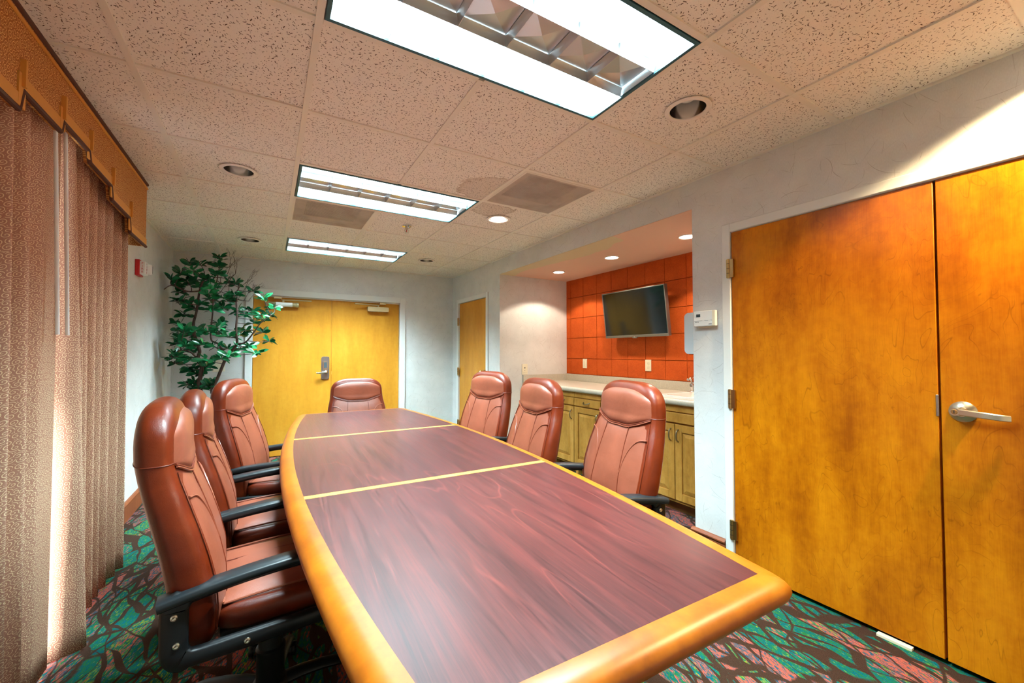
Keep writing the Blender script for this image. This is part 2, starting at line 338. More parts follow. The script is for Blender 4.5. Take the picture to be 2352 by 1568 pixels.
# ------------------------------------------------------------------ mesh helpers
class MB:
    def __init__(s): s.v = []; s.f = []; s.uvs = None
    def q(s, pts):
        i = len(s.v); s.v += [tuple(p) for p in pts]; s.f.append(tuple(range(i, i + len(pts)))); return s
    def box(s, x0, x1, y0, y1, z0, z1):
        i = len(s.v)
        s.v += [(x, y, z) for x in (x0, x1) for y in (y0, y1) for z in (z0, z1)]
        for a in ((0, 1, 3, 2), (4, 6, 7, 5), (0, 4, 5, 1), (2, 3, 7, 6), (0, 2, 6, 4), (1, 5, 7, 3)): s.f.append(tuple(i + j for j in a))
        return s
    def rings(s, R, cap0=True, cap1=True, closed=False):
        n = len(R[0]); i = len(s.v)
        for r in R: s.v += [tuple(p) for p in r]
        m = len(R)
        for a in range(m if closed else m - 1):
            b = (a + 1) % m
            for j in range(n):
                k = (j + 1) % n; s.f.append((i + a * n + j, i + a * n + k, i + b * n + k, i + b * n + j))
        if not closed:
            if cap0: s.f.append(tuple(i + j for j in reversed(range(n))))
            if cap1: s.f.append(tuple(i + (m - 1) * n + j for j in range(n)))
        return s
    def lathe(s, prof, seg=32, c=(0, 0, 0), axis='z', cap0=True, cap1=True):
        R = []
        for r, h in prof:
            ring = []
            for j in range(seg):
                a = 2 * PI * j / seg; x, y = r * math.cos(a), r * math.sin(a)
                p = (x, y, h) if axis == 'z' else ((h, x, y) if axis == 'x' else (y, h, x))
                ring.append((p[0] + c[0], p[1] + c[1], p[2] + c[2]))
            R.append(ring)
        return s.rings(R, cap0, cap1)
    def tube(s, path, r, seg=8):
        P = [Vector(p) for p in path]; R = []; up = None
        for i, p in enumerate(P):
            t = (P[min(i + 1, len(P) - 1)] - P[max(i - 1, 0)]).normalized()
            if up is None: up = Vector((0, 0, 1)) if abs(t.z) < 0.9 else Vector((1, 0, 0))
            a = t.cross(up).normalized(); b = a.cross(t).normalized(); up = b
            rr = r[i] if isinstance(r, (list, tuple)) else r
            R.append([p + (a * math.cos(2 * PI * j / seg) + b * math.sin(2 * PI * j / seg)) * rr for j in range(seg)])
        return s.rings(R)
    def bar(s, path, w, h, closed=False, side=(0, 1, 0)):
        """rectangular bar: in-plane width w (across path), h along 'side'"""
        P = [Vector(p) for p in path]; sd_ = Vector(side); R = []; n = len(P)
        for i, p in enumerate(P):
            a = P[(i + 1) % n] if closed else P[min(i + 1, n - 1)]; b = P[(i - 1) % n] if closed else P[max(i - 1, 0)]
            t = (a - b).normalized(); nn = t.cross(sd_).normalized()
            ww = w[i] if isinstance(w, (list, tuple)) else w
            e = min(ww, h) * 0.22; o = []
            for x, y in ((-ww / 2 + e, -h / 2), (ww / 2 - e, -h / 2), (ww / 2, -h / 2 + e), (ww / 2, h / 2 - e), (ww / 2 - e, h / 2), (-ww / 2 + e, h / 2), (-ww / 2, h / 2 - e), (-ww / 2, -h / 2 + e)):
                o.append(p + nn * x + sd_ * y)
            R.append(o)
        return s.rings(R, closed=closed)
    def grid(s, rows, uv=None):
        n = len(rows[0]); i = len(s.v)
        for r in rows: s.v += [tuple(p) for p in r]
        for a in range(len(rows) - 1):
            for b in range(n - 1): s.f.append((i + a * n + b, i + a * n + b + 1, i + (a + 1) * n + b + 1, i + (a + 1) * n + b))
        if uv:
            if s.uvs is None: s.uvs = []
            for r in uv: s.uvs += list(r)
        return s
    def prism(s, poly, z0, z1, f=lambda x, y, z: (x, y, z)):
        i = len(s.v); n = len(poly)
        s.v += [f(x, y, z0) for x, y in poly] + [f(x, y, z1) for x, y in poly]
        s.f.append(tuple(i + j for j in reversed(range(n)))); s.f.append(tuple(i + n + j for j in range(n)))
        for j in range(n):
            k = (j + 1) % n; s.f.append((i + j, i + k, i + n + k, i + n + j))
        return s
    def mesh(s, name):
        me = bpy.data.meshes.new(name); me.from_pydata(s.v, [], s.f); me.update()
        import bmesh
        b = bmesh.new(); b.from_mesh(me); bmesh.ops.recalc_face_normals(b, faces=b.faces); b.to_mesh(me); b.free()
        if s.uvs:
            l = me.uv_layers.new(name='UVMap')
            for lp in me.loops: l.data[lp.index].uv = s.uvs[lp.vertex_index]
        return me
    def build(s, name, mat, parent=None, smooth=False, bevel=0.0, seg=2, ang=40, loc=None):
        me = s.mesh(name); me.materials.append(M[mat])
        return link(name, me, parent, smooth, bevel, seg, ang, loc)
def link(name, me, parent=None, smooth=False, bevel=0.0, seg=2, ang=40, loc=None):
    o = bpy.data.objects.new(name, me); col.objects.link(o); o.parent = parent
    if loc: o.location = loc
    if smooth:
        for p in me.polygons: p.use_smooth = True
        try: me.set_sharp_from_angle(angle=math.radians(ang))
        except Exception: pass
    if bevel:
        b = o.modifiers.new('bevel', 'BEVEL'); b.width = bevel; b.segments = seg; b.limit_method = 'ANGLE'; b.angle_limit = math.radians(35)
        for p in me.polygons: p.use_smooth = True
        try: me.set_sharp_from_angle(angle=math.radians(60))
        except Exception: pass
    return o
def tag(o, label=None, cat=None, group=None, kind=None):
    if label: o['label'] = label
    if cat: o['category'] = cat
    if group: o['group'] = group
    if kind: o['kind'] = kind
    return o
def thing(name, label, cat, loc=(0, 0, 0), rz=0.0, group=None):
    o = bpy.data.objects.new(name, None); col.objects.link(o); o.location = loc; o.rotation_euler = (0, 0, rz); o.empty_display_size = 0.1
    return tag(o, label, cat, group)
def struct(name, mb, mat, label=None, **k):
    o = mb.build(name, mat, **k); tag(o, label, None, None, 'structure'); return o
def sempty(name, label=None, loc=(0, 0, 0), rz=0.0):
    o = bpy.data.objects.new(name, None); col.objects.link(o); o.location = loc; o.rotation_euler = (0, 0, rz)
    return tag(o, label, None, None, 'structure')
def copy_tree(o, parent=None):
    c = o.copy(); col.objects.link(c); c.parent = parent
    for ch in [x for x in col.objects if x.parent == o]: copy_tree(ch, c)
    return c
def text_mesh(name, body, size, mat, parent, M4, depth=0.0006, align='CENTER'):
    cu = bpy.data.curves.new(name, 'FONT'); cu.body = body; cu.size = size; cu.extrude = depth; cu.align_x = align; cu.align_y = 'CENTER'
    t = bpy.data.objects.new(name, cu); col.objects.link(t); bpy.context.view_layer.update()
    me = bpy.data.meshes.new_from_object(t); bpy.data.objects.remove(t); bpy.data.curves.remove(cu)
    me.transform(M4); me.materials.clear(); me.materials.append(M[mat]); return link(name, me, parent)
def bez(pts, n=16):
    """Catmull-Rom through points"""
    P = [Vector(p) for p in pts]; P = [P[0]] + P + [P[-1]]; out = []
    for i in range(1, len(P) - 2):
        for j in range(n):
            t = j / n; a, b, c, d = P[i-1], P[i], P[i+1], P[i+2]
            out.append(0.5 * ((2 * b) + (c - a) * t + (2 * a - 5 * b + 4 * c - d) * t * t + (3 * b - a - 3 * c + d) * t ** 3))
    out.append(P[-2]); return out
def spot(name, loc, power, colr, angle, blend=0.3, parent=None, size=0.035, aim=(0, 0, -1)):
    l = bpy.data.lights.new(name, 'SPOT'); l.energy = power; l.color = colr; l.spot_size = math.radians(angle); l.spot_blend = blend; l.shadow_soft_size = size
    o = bpy.data.objects.new(name, l); col.objects.link(o); o.location = loc; o.rotation_euler = Vector(aim).to_track_quat('-Z', 'Y').to_euler(); o.parent = parent; return o

# ================================================================== THE ROOM
struct('floor', MB().box(XL - 0.2, AX + 0.1, YN - 0.1, YB + 0.1, -0.08, 0.0), 'carpet', 'patterned teal, green and coral carpet with dark brown branching lines')
struct('wall_back', MB().box(XL - 0.1, -0.30, YB, YB + 0.12, 0, 2.6).box(1.465, XR + 0.1, YB, YB + 0.12, 0, 2.6).box(-0.30, 1.465, YB, YB + 0.12, 1.975, 2.6).box(-0.30, 1.465, YB + 0.1, YB + 0.12, 0, 1.975), 'wallpaper', 'grey wallpapered wall around the double doors')
struct('wall_near', MB().box(XL - 0.1, XR + 0.1, YN - 0.12, YN, 0, 2.6), 'wallpaper', 'wallpapered end wall')
WY0, WY1, WZ1 = -0.62, 1.50, 2.12
struct('wall_left', MB().box(XL - 0.12, XL, YN, WY0, 0, 2.6).box(XL - 0.12, XL, WY1, YB, 0, 2.6).box(XL - 0.12, XL, WY0, WY1, WZ1, 2.6), 'wallpaper', 'grey wallpapered wall beside the curtains')
D2A, D2B = 3.175, 4.070     # closet door opening
D3A, D3B = -1.835, -0.050   # large pair opening
wr = MB().box(XR, XR + 0.12, D3B, AY0, 0, 2.6).box(XR, XR + 0.12, YN, D3A, 0, 2.6).box(XR, XR + 0.12, D3A, D3B, 1.998, 2.6).box(XR + 0.10, XR + 0.12, D3A, D3B, 0, 1.998)
wr.box(XR, XR + 0.12, AY0, AY1, AZ + 0.004, 2.6).box(XR, XR + 0.12, AY1, D2A, 0, 2.6).box(XR, XR + 0.12, D2B, YB, 0, 2.6).box(XR, XR + 0.12, D2A, D2B, 1.990, 2.6).box(XR + 0.10, XR + 0.12, D2A, D2B, 0, 1.990)
struct('wall_right', wr, 'wallpaper', 'wallpapered wall with the kitchenette recess and large doors')
struct('wall_alcove_far', MB().box(XR + 0.12, AX, AY1, AY1 + 0.1, 0, 2.6), 'wallpaper', 'wallpapered side of the kitchenette recess')
struct('wall_alcove_near', MB().box(XR + 0.12, AX, AY0 - 0.1, AY0, 0, 2.6), 'wallpaper', 'near side of the kitchenette recess')
wa = struct('wall_alcove_back', MB().box(AX + 0.022, AX + 0.12, AY0 - 0.1, AY1 + 0.1, 0, 2.6), 'red_panel', 'recess back wall covered in square red panels')
# red panels, about 25 cm square, each a piece of its own
pj = 0.0055
ys = [AY1, 2.75] + [2.75 - 0.2487 * i for i in range(1, 11)] + [AY0]
zs = [1.00, 1.197, 1.459, 1.715, 1.984, AZ + 0.02]
pn = {}
for a in range(len(ys) - 1):
    for b in range(len(zs) - 1):
        y1, y0 = ys[a], ys[a + 1]; key = (round(y1 - y0, 4), round(zs[b + 1] - zs[b], 4))
        if key[0] < 0.012: continue
        if key not in pn:
            me = MB().box(-0.006, 0.0172, -key[0] / 2 + pj / 2, key[0] / 2 - pj / 2, -key[1] / 2 + pj / 2, key[1] / 2 - pj / 2).mesh('wall_panel'); me.materials.append(M['red_panel']); pn[key] = me
        o = link('wall_panel', pn[key], wa, loc=(AX + 0.005 + random.uniform(-0.0006, 0.0006), (y0 + y1) / 2, (zs[b] + zs[b + 1]) / 2))
# soffit of the recess
struct('ceiling_alcove', MB().box(XR + 0.0006, AX, AY0, AY1, AZ, AZ + 0.0035), 'soffit_paint', 'peach painted soffit with a cream patch along its front edge')

# ceiling: slab, tees, tiles
ceil = struct('ceiling', MB().box(XL - 0.1, XR + 0.1, YN - 0.1, YB + 0.1, 2.60, 2.66), 'fixture_white', 'suspended ceiling of fissured cream tiles')
xs = [XL, -T, 0, T, 2 * T, 3 * T, XR]
yrow = [j * T for j in range(-4, 8)]; yrow[-1] = YB
lights_at = [(0, j) for j in (-4, -1, 2, 5)]               # column 0..2T, rows j
vents = {(0, 3): 1, (2, 1): 1}
down = {(-1, -1): 'off', (2, -1): 'off', (-1, 2): 'off', (-1, 5): 'off', (2, 5): 'off', (2, 2): 'on'}
HR = 0.083
def tile_mesh(wx, wy, hole=False):
    m = MB(); z0, z1 = 0.0, 0.014
    if not hole: m.box(-wx / 2, wx / 2, -wy / 2, wy / 2, z0, z1)
    else:
        n = 48
        def sq(a):
            c, s_ = math.cos(a), math.sin(a); k = 1 / max(abs(c), abs(s_)); return (c * k * wx / 2, s_ * k * wy / 2)
        R = []
        A = [2 * PI * j / n + PI / n * 0 for j in range(n)]
        R.append([(*sq(a), z1) for a in A]); R.append([(*sq(a), z0) for a in A])
        R.append([(HR * math.cos(a), HR * math.sin(a), z0) for a in A]); R.append([(HR * math.cos(a), HR * math.sin(a), z1) for a in A])
        m.rings(R, False, False)
    me = m.mesh('ceiling_tile'); me.materials.append(M['ceiling_tile']); return me
tm = {}
for i in range(len(xs) - 1):
    for j in range(len(yrow) - 1):
        ci, cj = i - 2, j - 4
        if ci in (0, 1) and cj in (-4, -1, 2, 5): continue
        if (ci, cj) in vents: continue
        wx, wy = xs[i + 1] - xs[i] - 0.004, yrow[j + 1] - yrow[j] - 0.004
        key = (round(wx, 3), round(wy, 3), (ci, cj) in down)
        if key not in tm: tm[key] = tile_mesh(*key)
        o = link('ceiling_tile', tm[key], ceil, loc=((xs[i] + xs[i + 1]) / 2, (yrow[j] + yrow[j + 1]) / 2, H + 0.005 + random.uniform(0, 0.0012)))
for x in xs[1:-1]:
    if x == T:
        for a, b in ((yrow[1], -T), (0, 2 * T), (3 * T, 5 * T), (6 * T, YB)): MB().box(x - 0.012, x + 0.012, a, b, H - 0.001, H + 0.03).build('grid_tee', 'grid_white', ceil)
    else: MB().box(x - 0.012, x + 0.012, YN, YB, H - 0.0014, H + 0.03).build('grid_tee', 'grid_white', ceil)
for y in yrow[:-1]:
    for i in range(len(xs) - 1):
        MB().box(xs[i] + 0.0125, xs[i + 1] - 0.0125, y - 0.012, y + 0.012, H - 0.001, H + 0.028).build('grid_cross_tee', 'grid_white', ceil)
for a in ((XL, XL + 0.02, YN, YB), (XR - 0.02, XR, YN, YB), (XL, XR, YB - 0.02, YB), (XL, XR, YN, YN + 0.065)):
    MB().box(*a, H - 0.002, H + 0.02).build('wall_angle', 'grid_white', ceil)

# ------------------------------------------------------------------ troffers: 2 x 4 ft, three rows of six louvre cells
def troffer(j, label, lit=True):
    t = thing('troffer_light', label, 'ceiling light', (T, (j + 0.5) * T, H), 0, 'parabolic troffers in the ceiling')
    hx, hy = T - 0.016, T / 2 - 0.016; up = 0.085
    hz = MB()
    hz.box(-hx, hx, -hy, hy, up + 0.002, up + 0.01).box(-hx, -hx + 0.004, -hy, hy, 0.0, up).box(hx - 0.004, hx, -hy, hy, 0, up).box(-hx, hx, -hy, -hy + 0.004, 0, up).box(-hx, hx, hy - 0.004, hy, 0, up)
    hz.build('housing', 'fixture_white', t)
    fr = MB(); g = 0.014
    fr.box(-hx, hx, -hy, -hy + g, -0.004, 0.004).box(-hx, hx, hy - g, hy, -0.004, 0.004).box(-hx, -hx + g, -hy + g, hy - g, -0.004, 0.004).box(hx - g, hx, -hy + g, hy - g, -0.004, 0.004)
    fr.build('frame', 'shaded_gap_teal', t)
    lx, ly = hx - g, hy - g; rw = 2 * ly / 3
    for s in (-1, 1):        # lamp over each outer row
        MB().box(-lx, lx, s * rw - rw / 2 + 0.008, s * rw + rw / 2 - 0.008, 0.044, 0.050).build('lamp_diffuser', 'tube_light' if lit else 'fixture_white', t)
        if not lit: continue
        l = bpy.data.lights.new('fluorescent_lamp', 'AREA'); l.shape = 'RECTANGLE'; l.size = 2 * lx - 0.02; l.size_y = rw - 0.03; l.energy = TUBE; l.color = TUBE_COL[:3]; l.spread = math.radians(118)
        lo = bpy.data.objects.new('fluorescent_lamp', l); col.objects.link(lo); lo.parent = t; lo.location = (0, s * rw, 0.041)
    def blade(path_pts, d, bot=0.001, top=0.036):
        """parabolic blade: thin at the bottom, flared at the top"""
        m = MB(); (x0, y0), (x1, y1) = path_pts; n = Vector((-(y1 - y0), x1 - x0, 0)).normalized()
        prof = [(-0.0008, bot), (0.0008, bot), (0.0022, bot + 0.012), (d * 0.5, top - 0.010), (d, top), (-d, top), (-d * 0.5, top - 0.010), (-0.0022, bot + 0.012)]
        m.rings([[(x0 + n.x * a, y0 + n.y * a, z) for a, z in prof], [(x1 + n.x * a, y1 + n.y * a, z) for a, z in prof]]); return m
    for s in (-1, 1): blade(((-lx, s * rw / 2), (lx, s * rw / 2)), 0.010).build('long_blade', 'alu', t, True)
    for i in range(1, 6):
        x = -lx + 2 * lx * i / 6; blade(((x, -ly), (x, ly)), 0.010).build('cross_blade', 'alu', t, True)
    # middle row: a shallow tent-shaped reflector above each cell
    for i in range(6):
        x0 = -lx + 2 * lx * i / 6; x1 = x0 + 2 * lx / 6; c = ((x0 + x1) / 2, 0, 0.022); m = MB()
        P = [(x0, -rw / 2, 0.040), (x1, -rw / 2, 0.040), (x1, rw / 2, 0.040), (x0, rw / 2, 0.040)]
        for a in range(4): m.q([P[a], P[(a + 1) % 4], c])
        m.build('cell_reflector', 'alu', t)
    return t
troffer(-4, 'unlit parabolic troffer at the end of the room away from the double doors', False)
troffer(-1, 'large parabolic troffer light directly over the near half of the table')
troffer(2, 'parabolic troffer light beside the stained ceiling tiles and grilles')
troffer(5, 'parabolic troffer light closest to the double doors')

# ------------------------------------------------------------------ recessed downlights
def downlight(loc, label, on, group, depth=0.12):
    t = thing('downlight', label, 'ceiling light', loc, 0, group)
    MB().lathe([(0.078, 0.0), (0.100, 0.0), (0.102, -0.003), (0.098, -0.007), (0.080, -0.006), (0.078, -0.002)], 48, cap0=False, cap1=False).build('trim_ring', 'trim_ring', t, True, ang=60)
    MB().lathe([(0.079, -0.004), (0.079, 0.02), (0.076, depth * 0.6), (0.066, depth), (0.0, depth + 0.002)], 48, cap0=False, cap1=False).build('reflector', 'reflector_chrome', t, True, ang=60)
    b = MB().lathe([(0.0, 0.035 if not on else 0.018), (0.028, 0.045 if not on else 0.02), (0.045, 0.07 if not on else 0.028), (0.047, 0.09), (0.03, depth - 0.005)], 24, cap0=False)
    b.build('bulb', 'lamp_on' if on else 'fixture_white', t, True)
    return t
def cxy(ci, cj): return ((ci + 0.5) * T, (cj + 0.5) * T, H)
gcl = 'recessed downlights in the tile ceiling'
downlight(cxy(2, -1), 'unlit chrome recessed downlight beside the large troffer and above the wide doors', False, gcl)
downlight(cxy(-1, 2), 'unlit recessed downlight in a tile close to the valance', False, gcl)
downlight(cxy(-1, 5), 'unlit recessed downlight above the artificial tree', False, gcl)
downlight(cxy(2, 5), 'unlit recessed downlight near the closet door corner', False, gcl)
downlight(cxy(-1, -1), 'unlit recessed downlight above the chair beside the curtains', False, gcl)
d = downlight(cxy(2, 2), 'lit recessed downlight in the stained tile behind the square grille', True, gcl)
spot('downlight_lamp', (0, 0, -0.012), 16, (1.0, 0.9, 0.75), 110, 0.4, d)
for y, lb in ((2.358, 'lit downlight in the peach soffit nearest the wallpapered recess side'), (1.491, 'lit downlight in the middle of the peach soffit above the television'), (0.63, 'lit downlight in the peach soffit above the sink')):
    t = thing('soffit_downlight', lb, 'ceiling light', (2.79, y, AZ), 0, 'downlights in the recess soffit')
    MB().lathe([(0.062, -0.001), (0.074, -0.001), (0.076, -0.004), (0.072, -0.008), (0.064, -0.007), (0.062, -0.003)], 48, cap0=False, cap1=False).build('trim_ring', 'trim_ring', t, True, ang=60)
    MB().lathe([(0.0, -0.0035), (0.04, -0.004), (0.063, -0.003), (0.063, -0.0005)], 40, cap0=False).build('lamp_lens', 'lamp_on', t, True)
    spot('soffit_lamp', (0, 0, -0.02), 22, (1.0, 0.86, 0.66), 122, 0.18, t)
t = thing('wall_washer_downlight', 'warm recessed downlight close to the wall above the wide doors', 'ceiling light', (2.03, -1.38, H))
MB().lathe([(0.062, -0.001), (0.080, -0.001), (0.082, -0.004), (0.078, -0.008), (0.064, -0.007), (0.062, -0.003)], 48, cap0=False, cap1=False).build('trim_ring', 'trim_ring', t, True, ang=60)
MB().lathe([(0.0, -0.0035), (0.04, -0.004), (0.063, -0.003), (0.063, -0.0005)], 40, cap0=False).build('lamp_lens_offscreen', 'lamp_on', t, True)
spot('wall_washer_lamp_offscreen', (0, 0, -0.02), 110, (1.0, 0.76, 0.42), 132, 0.25, t)

# ------------------------------------------------------------------ perforated grilles, sprinkler
for (ci, cj), lb in (((0, 3), 'dusty perforated square ceiling grille between two troffers'), ((2, 1), 'perforated square ceiling grille beside the water-stained tile')):
    t = thing('ceiling_grille', lb, 'vent', cxy(ci, cj), 0, 'perforated ceiling grilles')
    h = T / 2 - 0.012
    MB().q([(-h + 0.012, -h + 0.012, 0.0), (h - 0.012, -h + 0.012, 0.0), (h - 0.012, h - 0.012, 0.0), (-h + 0.012, h - 0.012, 0.0)]).build('perforated_plate', 'perforated', t)
    MB().box(-h, h, -h, -0.20, 0.030, 0.034).box(-h, h, 0.20, h, 0.030, 0.034).box(-h, -0.20, -0.20, 0.20, 0.030, 0.034).box(0.20, h, -0.20, 0.20, 0.030, 0.034).build('back_pan', 'pale_pan', t)
    MB().box(-0.204, 0.204, -0.204, -0.20, 0.034, 0.19).box(-0.204, 0.204, 0.20, 0.204, 0.034, 0.19).box(-0.204, -0.20, -0.20, 0.20, 0.034, 0.19).box(0.20, 0.204, -0.20, 0.20, 0.034, 0.19).box(-0.204, 0.204, -0.204, 0.204, 0.186, 0.19).build('duct', 'steel', t)
    MB().box(-h, h, -h, -h + 0.014, -0.003, 0.006).box(-h, h, h - 0.014, h, -0.003, 0.006).box(-h, -h + 0.014, -h + 0.014, h - 0.014, -0.003, 0.006).box(h - 0.014, h, -h + 0.014, h - 0.014, -0.003, 0.006).build('grille_frame', 'grid_white', t)
t = thing('fire_sprinkler', 'small chrome pendant sprinkler head hanging from a ceiling tile', 'sprinkler', (0.917, 2.119, H))
MB().lathe([(0.010, 0.004), (0.038, 0.002), (0.040, -0.002), (0.030, -0.008), (0.012, -0.010)], 32).build('escutcheon', 'chrome', t, True)
MB().lathe([(0.011, -0.008), (0.011, -0.026), (0.007, -0.030)], 16).build('body', 'nickel', t, True)
for s in (-1, 1): MB().tube(bez([(s * 0.009, 0, -0.024), (s * 0.018, 0, -0.036), (s * 0.012, 0, -0.050), (0, 0, -0.056)], 6), 0.0028, 8).build('frame_arm', 'nickel', t, True)
MB().lathe([(0.0, -0.054), (0.020, -0.056), (0.022, -0.058), (0.0, -0.059)], 24, cap0=False, cap1=False).build('deflector', 'nickel', t, True)
MB().lathe([(0.003, -0.028), (0.003, -0.054)], 10).build('glass_bulb', 'red_plastic', t, True)

# ================================================================== DOORS
def frame_pieces(root, w0, w1, top, width, proud, mat='white_paint', plane='y'):
    """three-sided casing; plane 'y': runs in x on a wall facing -y ; plane 'x': runs in y on a wall facing -x. local: wall face at 0, room side negative"""
    def b(a0, a1, z0, z1):
        return MB().box(a0, a1, -proud, 0.05, z0, z1) if plane == 'y' else MB().box(-proud, 0.05, a0, a1, z0, z1)
    b(w0 - width, w0, 0, top + width).build('door_casing', mat, root, bevel=0.004)
    b(w1, w1 + width, 0, top + width).build('door_casing', mat, root, bevel=0.004)
    b(w0, w1, top, top + width).build('door_casing', mat, root, bevel=0.004)

# door_1: double doors in the back wall
d1 = sempty('door_1', 'pair of maple doors in a white frame with closers and an electronic lock', (0, YB, 0))
frame_pieces(d1, -0.296, 1.461, 1.968, 0.075, 0.022)
MB().box(-0.296, 1.461, 0.03, 0.05, 1.955, 1.968).build('door_stop', 'white_paint', d1)
lf = MB().box(-0.292, 0.5775, 0.035, 0.08, 0.008, 1.960).build('door_leaf', 'maple_door', d1, bevel=0.002)
rf = MB().box(0.5815, 1.457, 0.035, 0.08, 0.008, 1.960).build('door_leaf', 'maple_door', d1, bevel=0.002)
MB().box(0.573, 0.579, 0.026, 0.036, 0.06, 1.955).build('meeting_strip', 'maple_door', lf)
def rrect(cx, cz, hx, hz, r, n=6):
    P = []
    for qx, qz, a0 in ((1, 1, 0), (-1, 1, PI / 2), (-1, -1, PI), (1, -1, 1.5 * PI)):
        for i in range(n + 1):
            a = a0 + PI / 2 * i / n; P.append((cx + qx * (hx - r) + r * math.cos(a), cz + qz * (hz - r) + r * math.sin(a)))
    return P
lk = MB().prism(rrect(0.507, 1.075, 0.048, 0.148, 0.022), 0.024, 0.036, lambda x, y, z: (x, z, y)).build('lock_plate', 'steel', lf)
MB().prism(rrect(0.507, 1.105, 0.030, 0.056, 0.012), 0.006, 0.026, lambda x, y, z: (x, z, y)).build('card_reader', 'nickel', lk)
MB().prism(rrect(0.507, 1.112, 0.019, 0.036, 0.006), 0.003, 0.008, lambda x, y, z: (x, z, y)).build('reader_window', 'lcd', lk)
MB().lathe([(0.026, 0.026), (0.026, 0.004), (0.020, -0.008), (0.012, -0.03)], 24, (0.512, 0, 1.022), 'y').build('lever_rose', 'chrome', lk, True)
MB().tube(bez([(0.515, -0.028, 1.022), (0.47, -0.034, 1.020), (0.43, -0.030, 1.012), (0.398, -0.022, 1.016)], 6), [0.012] * 8 + [0.010] * 8 + [0.008] * 3, 12).build('door_lever', 'chrome', lk, True)
for sx in (-1, 1):
    for sz in (-1, 1): MB().lathe([(0.006, 0.026), (0.005, 0.020), (0.0, 0.019)], 12, (0.507 + sx * 0.034, 0, 1.075 + sz * 0.134), 'y').build('screw', 'chrome', lk, True)
MB().box(0.574, 0.585, 0.029, 0.037, 0.99, 1.03).build('strike_plate', 'brass', rf)
def closer(leaf, x, s, cyl):
    if cyl:
        c = MB().lathe([(0.0, -0.19), (0.020, -0.188), (0.024, -0.17), (0.028, -0.16), (0.028, 0.14), (0.032, 0.145), (0.032, 0.165), (0.024, 0.172), (0.0, 0.174)], 24, (x, -0.005, 1.865), 'x', False, False).build('door_closer', 'pale_brass', leaf, True)
        MB().lathe([(0.0287, -0.08), (0.0287, 0.10)], 24, (x, -0.005, 1.865), 'x', False, False).build('closer_label', 'label_white', c, True)
        MB().box(x - 0.06, x + 0.06, 0.0, 0.037, 1.845, 1.885).build('closer_mount', 'pale_brass', c)
    else:
        c = MB().prism(rrect(x, 1.865, 0.140, 0.031, 0.012), -0.028, 0.037, lambda a, b, z: (a, z, b)).build('door_closer', 'pale_brass', leaf, True)
    MB().lathe([(0.012, 1.83), (0.012, 1.925)], 14, (x + 0.0, -0.005, 0)).build('closer_spindle', 'pale_brass', c, True)
    y0 = -0.01
    MB().bar([(x, y0, 1.918), (x + s * 0.31, y0 - 0.05, 1.918)], 0.022, 0.006, side=(0, 0, 1)).build('closer_arm', 'pale_brass', c)
    MB().bar([(x + s * 0.31, y0 - 0.05, 1.925), (x - s * 0.02, y0 + 0.02, 1.925)], 0.018, 0.006, side=(0, 0, 1)).build('closer_forearm', 'pale_brass', c)
    MB().box(x - s * 0.06 - 0.04, x - s * 0.06 + 0.04, -0.024, 0.045, 1.935, 1.962).build('closer_shoe', 'pale_brass', c)
closer(lf, 0.02, 1, True); closer(rf, 1.16, -1, False)

# door_2: closet door on the right wall
d2 = sempty('door_2', 'narrow maple closet door in a white frame', (XR, 0, 0))
frame_pieces(d2, 3.183, 4.063, 1.985, 0.058, 0.018, plane='x')
cl = MB().box(0.006, 0.045, 3.187, 4.059, 0.010, 1.980).build('door_leaf', 'maple_door', d2, bevel=0.002)
def hinge(root, y, z, s=1, h=0.115):
    o = MB().lathe([(0.008, z - h / 2), (0.008, z + h / 2)], 14, (-0.021, y, 0)).build('hinge', 'brass', root, True)
    MB().box(-0.022, -0.012, y - s * 0.0 - 0.012 - (0.018 if s > 0 else 0), y + 0.012 + (0.018 if s < 0 else 0), z - h / 2 + 0.003, z + h / 2 - 0.003).build('hinge_plate', 'brass', o)
    for k in (-1, 0, 1): MB().lathe([(0.0086, z + k * h / 4 - 0.0012), (0.0086, z + k * h / 4 + 0.0012)], 14, (-0.021, y, 0)).build('knuckle_gap', 'dark_slot', o, True)
for z in (1.72, 1.0, 0.25): hinge(d2, 4.063, z)
kb = MB().lathe([(0.032, 0.006), (0.032, -0.004), (0.014, -0.012), (0.012, -0.035), (0.026, -0.048), (0.028, -0.062), (0.018, -0.074), (0.0, -0.076)], 24, (0, 3.25, 1.02), 'x', cap1=False).build('door_knob', 'brass', cl, True)

# door_3: wide pair of cherry doors
d3 = sempty('door_3', 'wide pair of orange cherry veneer doors with a lever handle', (XR, 0, 0))
frame_pieces(d3, D3A + 0.002, -0.052, 2.0, 0.052, 0.014, plane='x')
la = MB().box(-0.004, 0.040, -0.932, -0.056, 0.022, 1.996).build('door_leaf', 'cherry_door', d3, bevel=0.002)
lb = MB().box(-0.004, 0.040, -1.828, -0.940, 0.022, 1.996).build('door_leaf', 'cherry_door', d3, bevel=0.002)
MB().box(0.02, 0.03, -0.945, -0.927, 0.022, 1.99).build('astragal', 'cherry_door', la)
for z in (1.779, 0.998, 0.226): hinge(d3, -0.045, z)
for z in (1.779, 0.998, 0.226): hinge(d3, -1.84, z, -1)
MB().box(-0.0075, 0.003, -0.934, -0.925, 1.010, 1.100).build('strike_plate', 'steel', la, bevel=0.002)
rs = MB().lathe([(0.0, -0.030), (0.018, -0.030), (0.020, -0.022), (0.032, -0.016), (0.041, -0.008), (0.041, -0.003)], 40, (0, -1.003, 1.038), 'x', cap0=False).build('handle_rose', 'nickel', lb, True, ang=25)
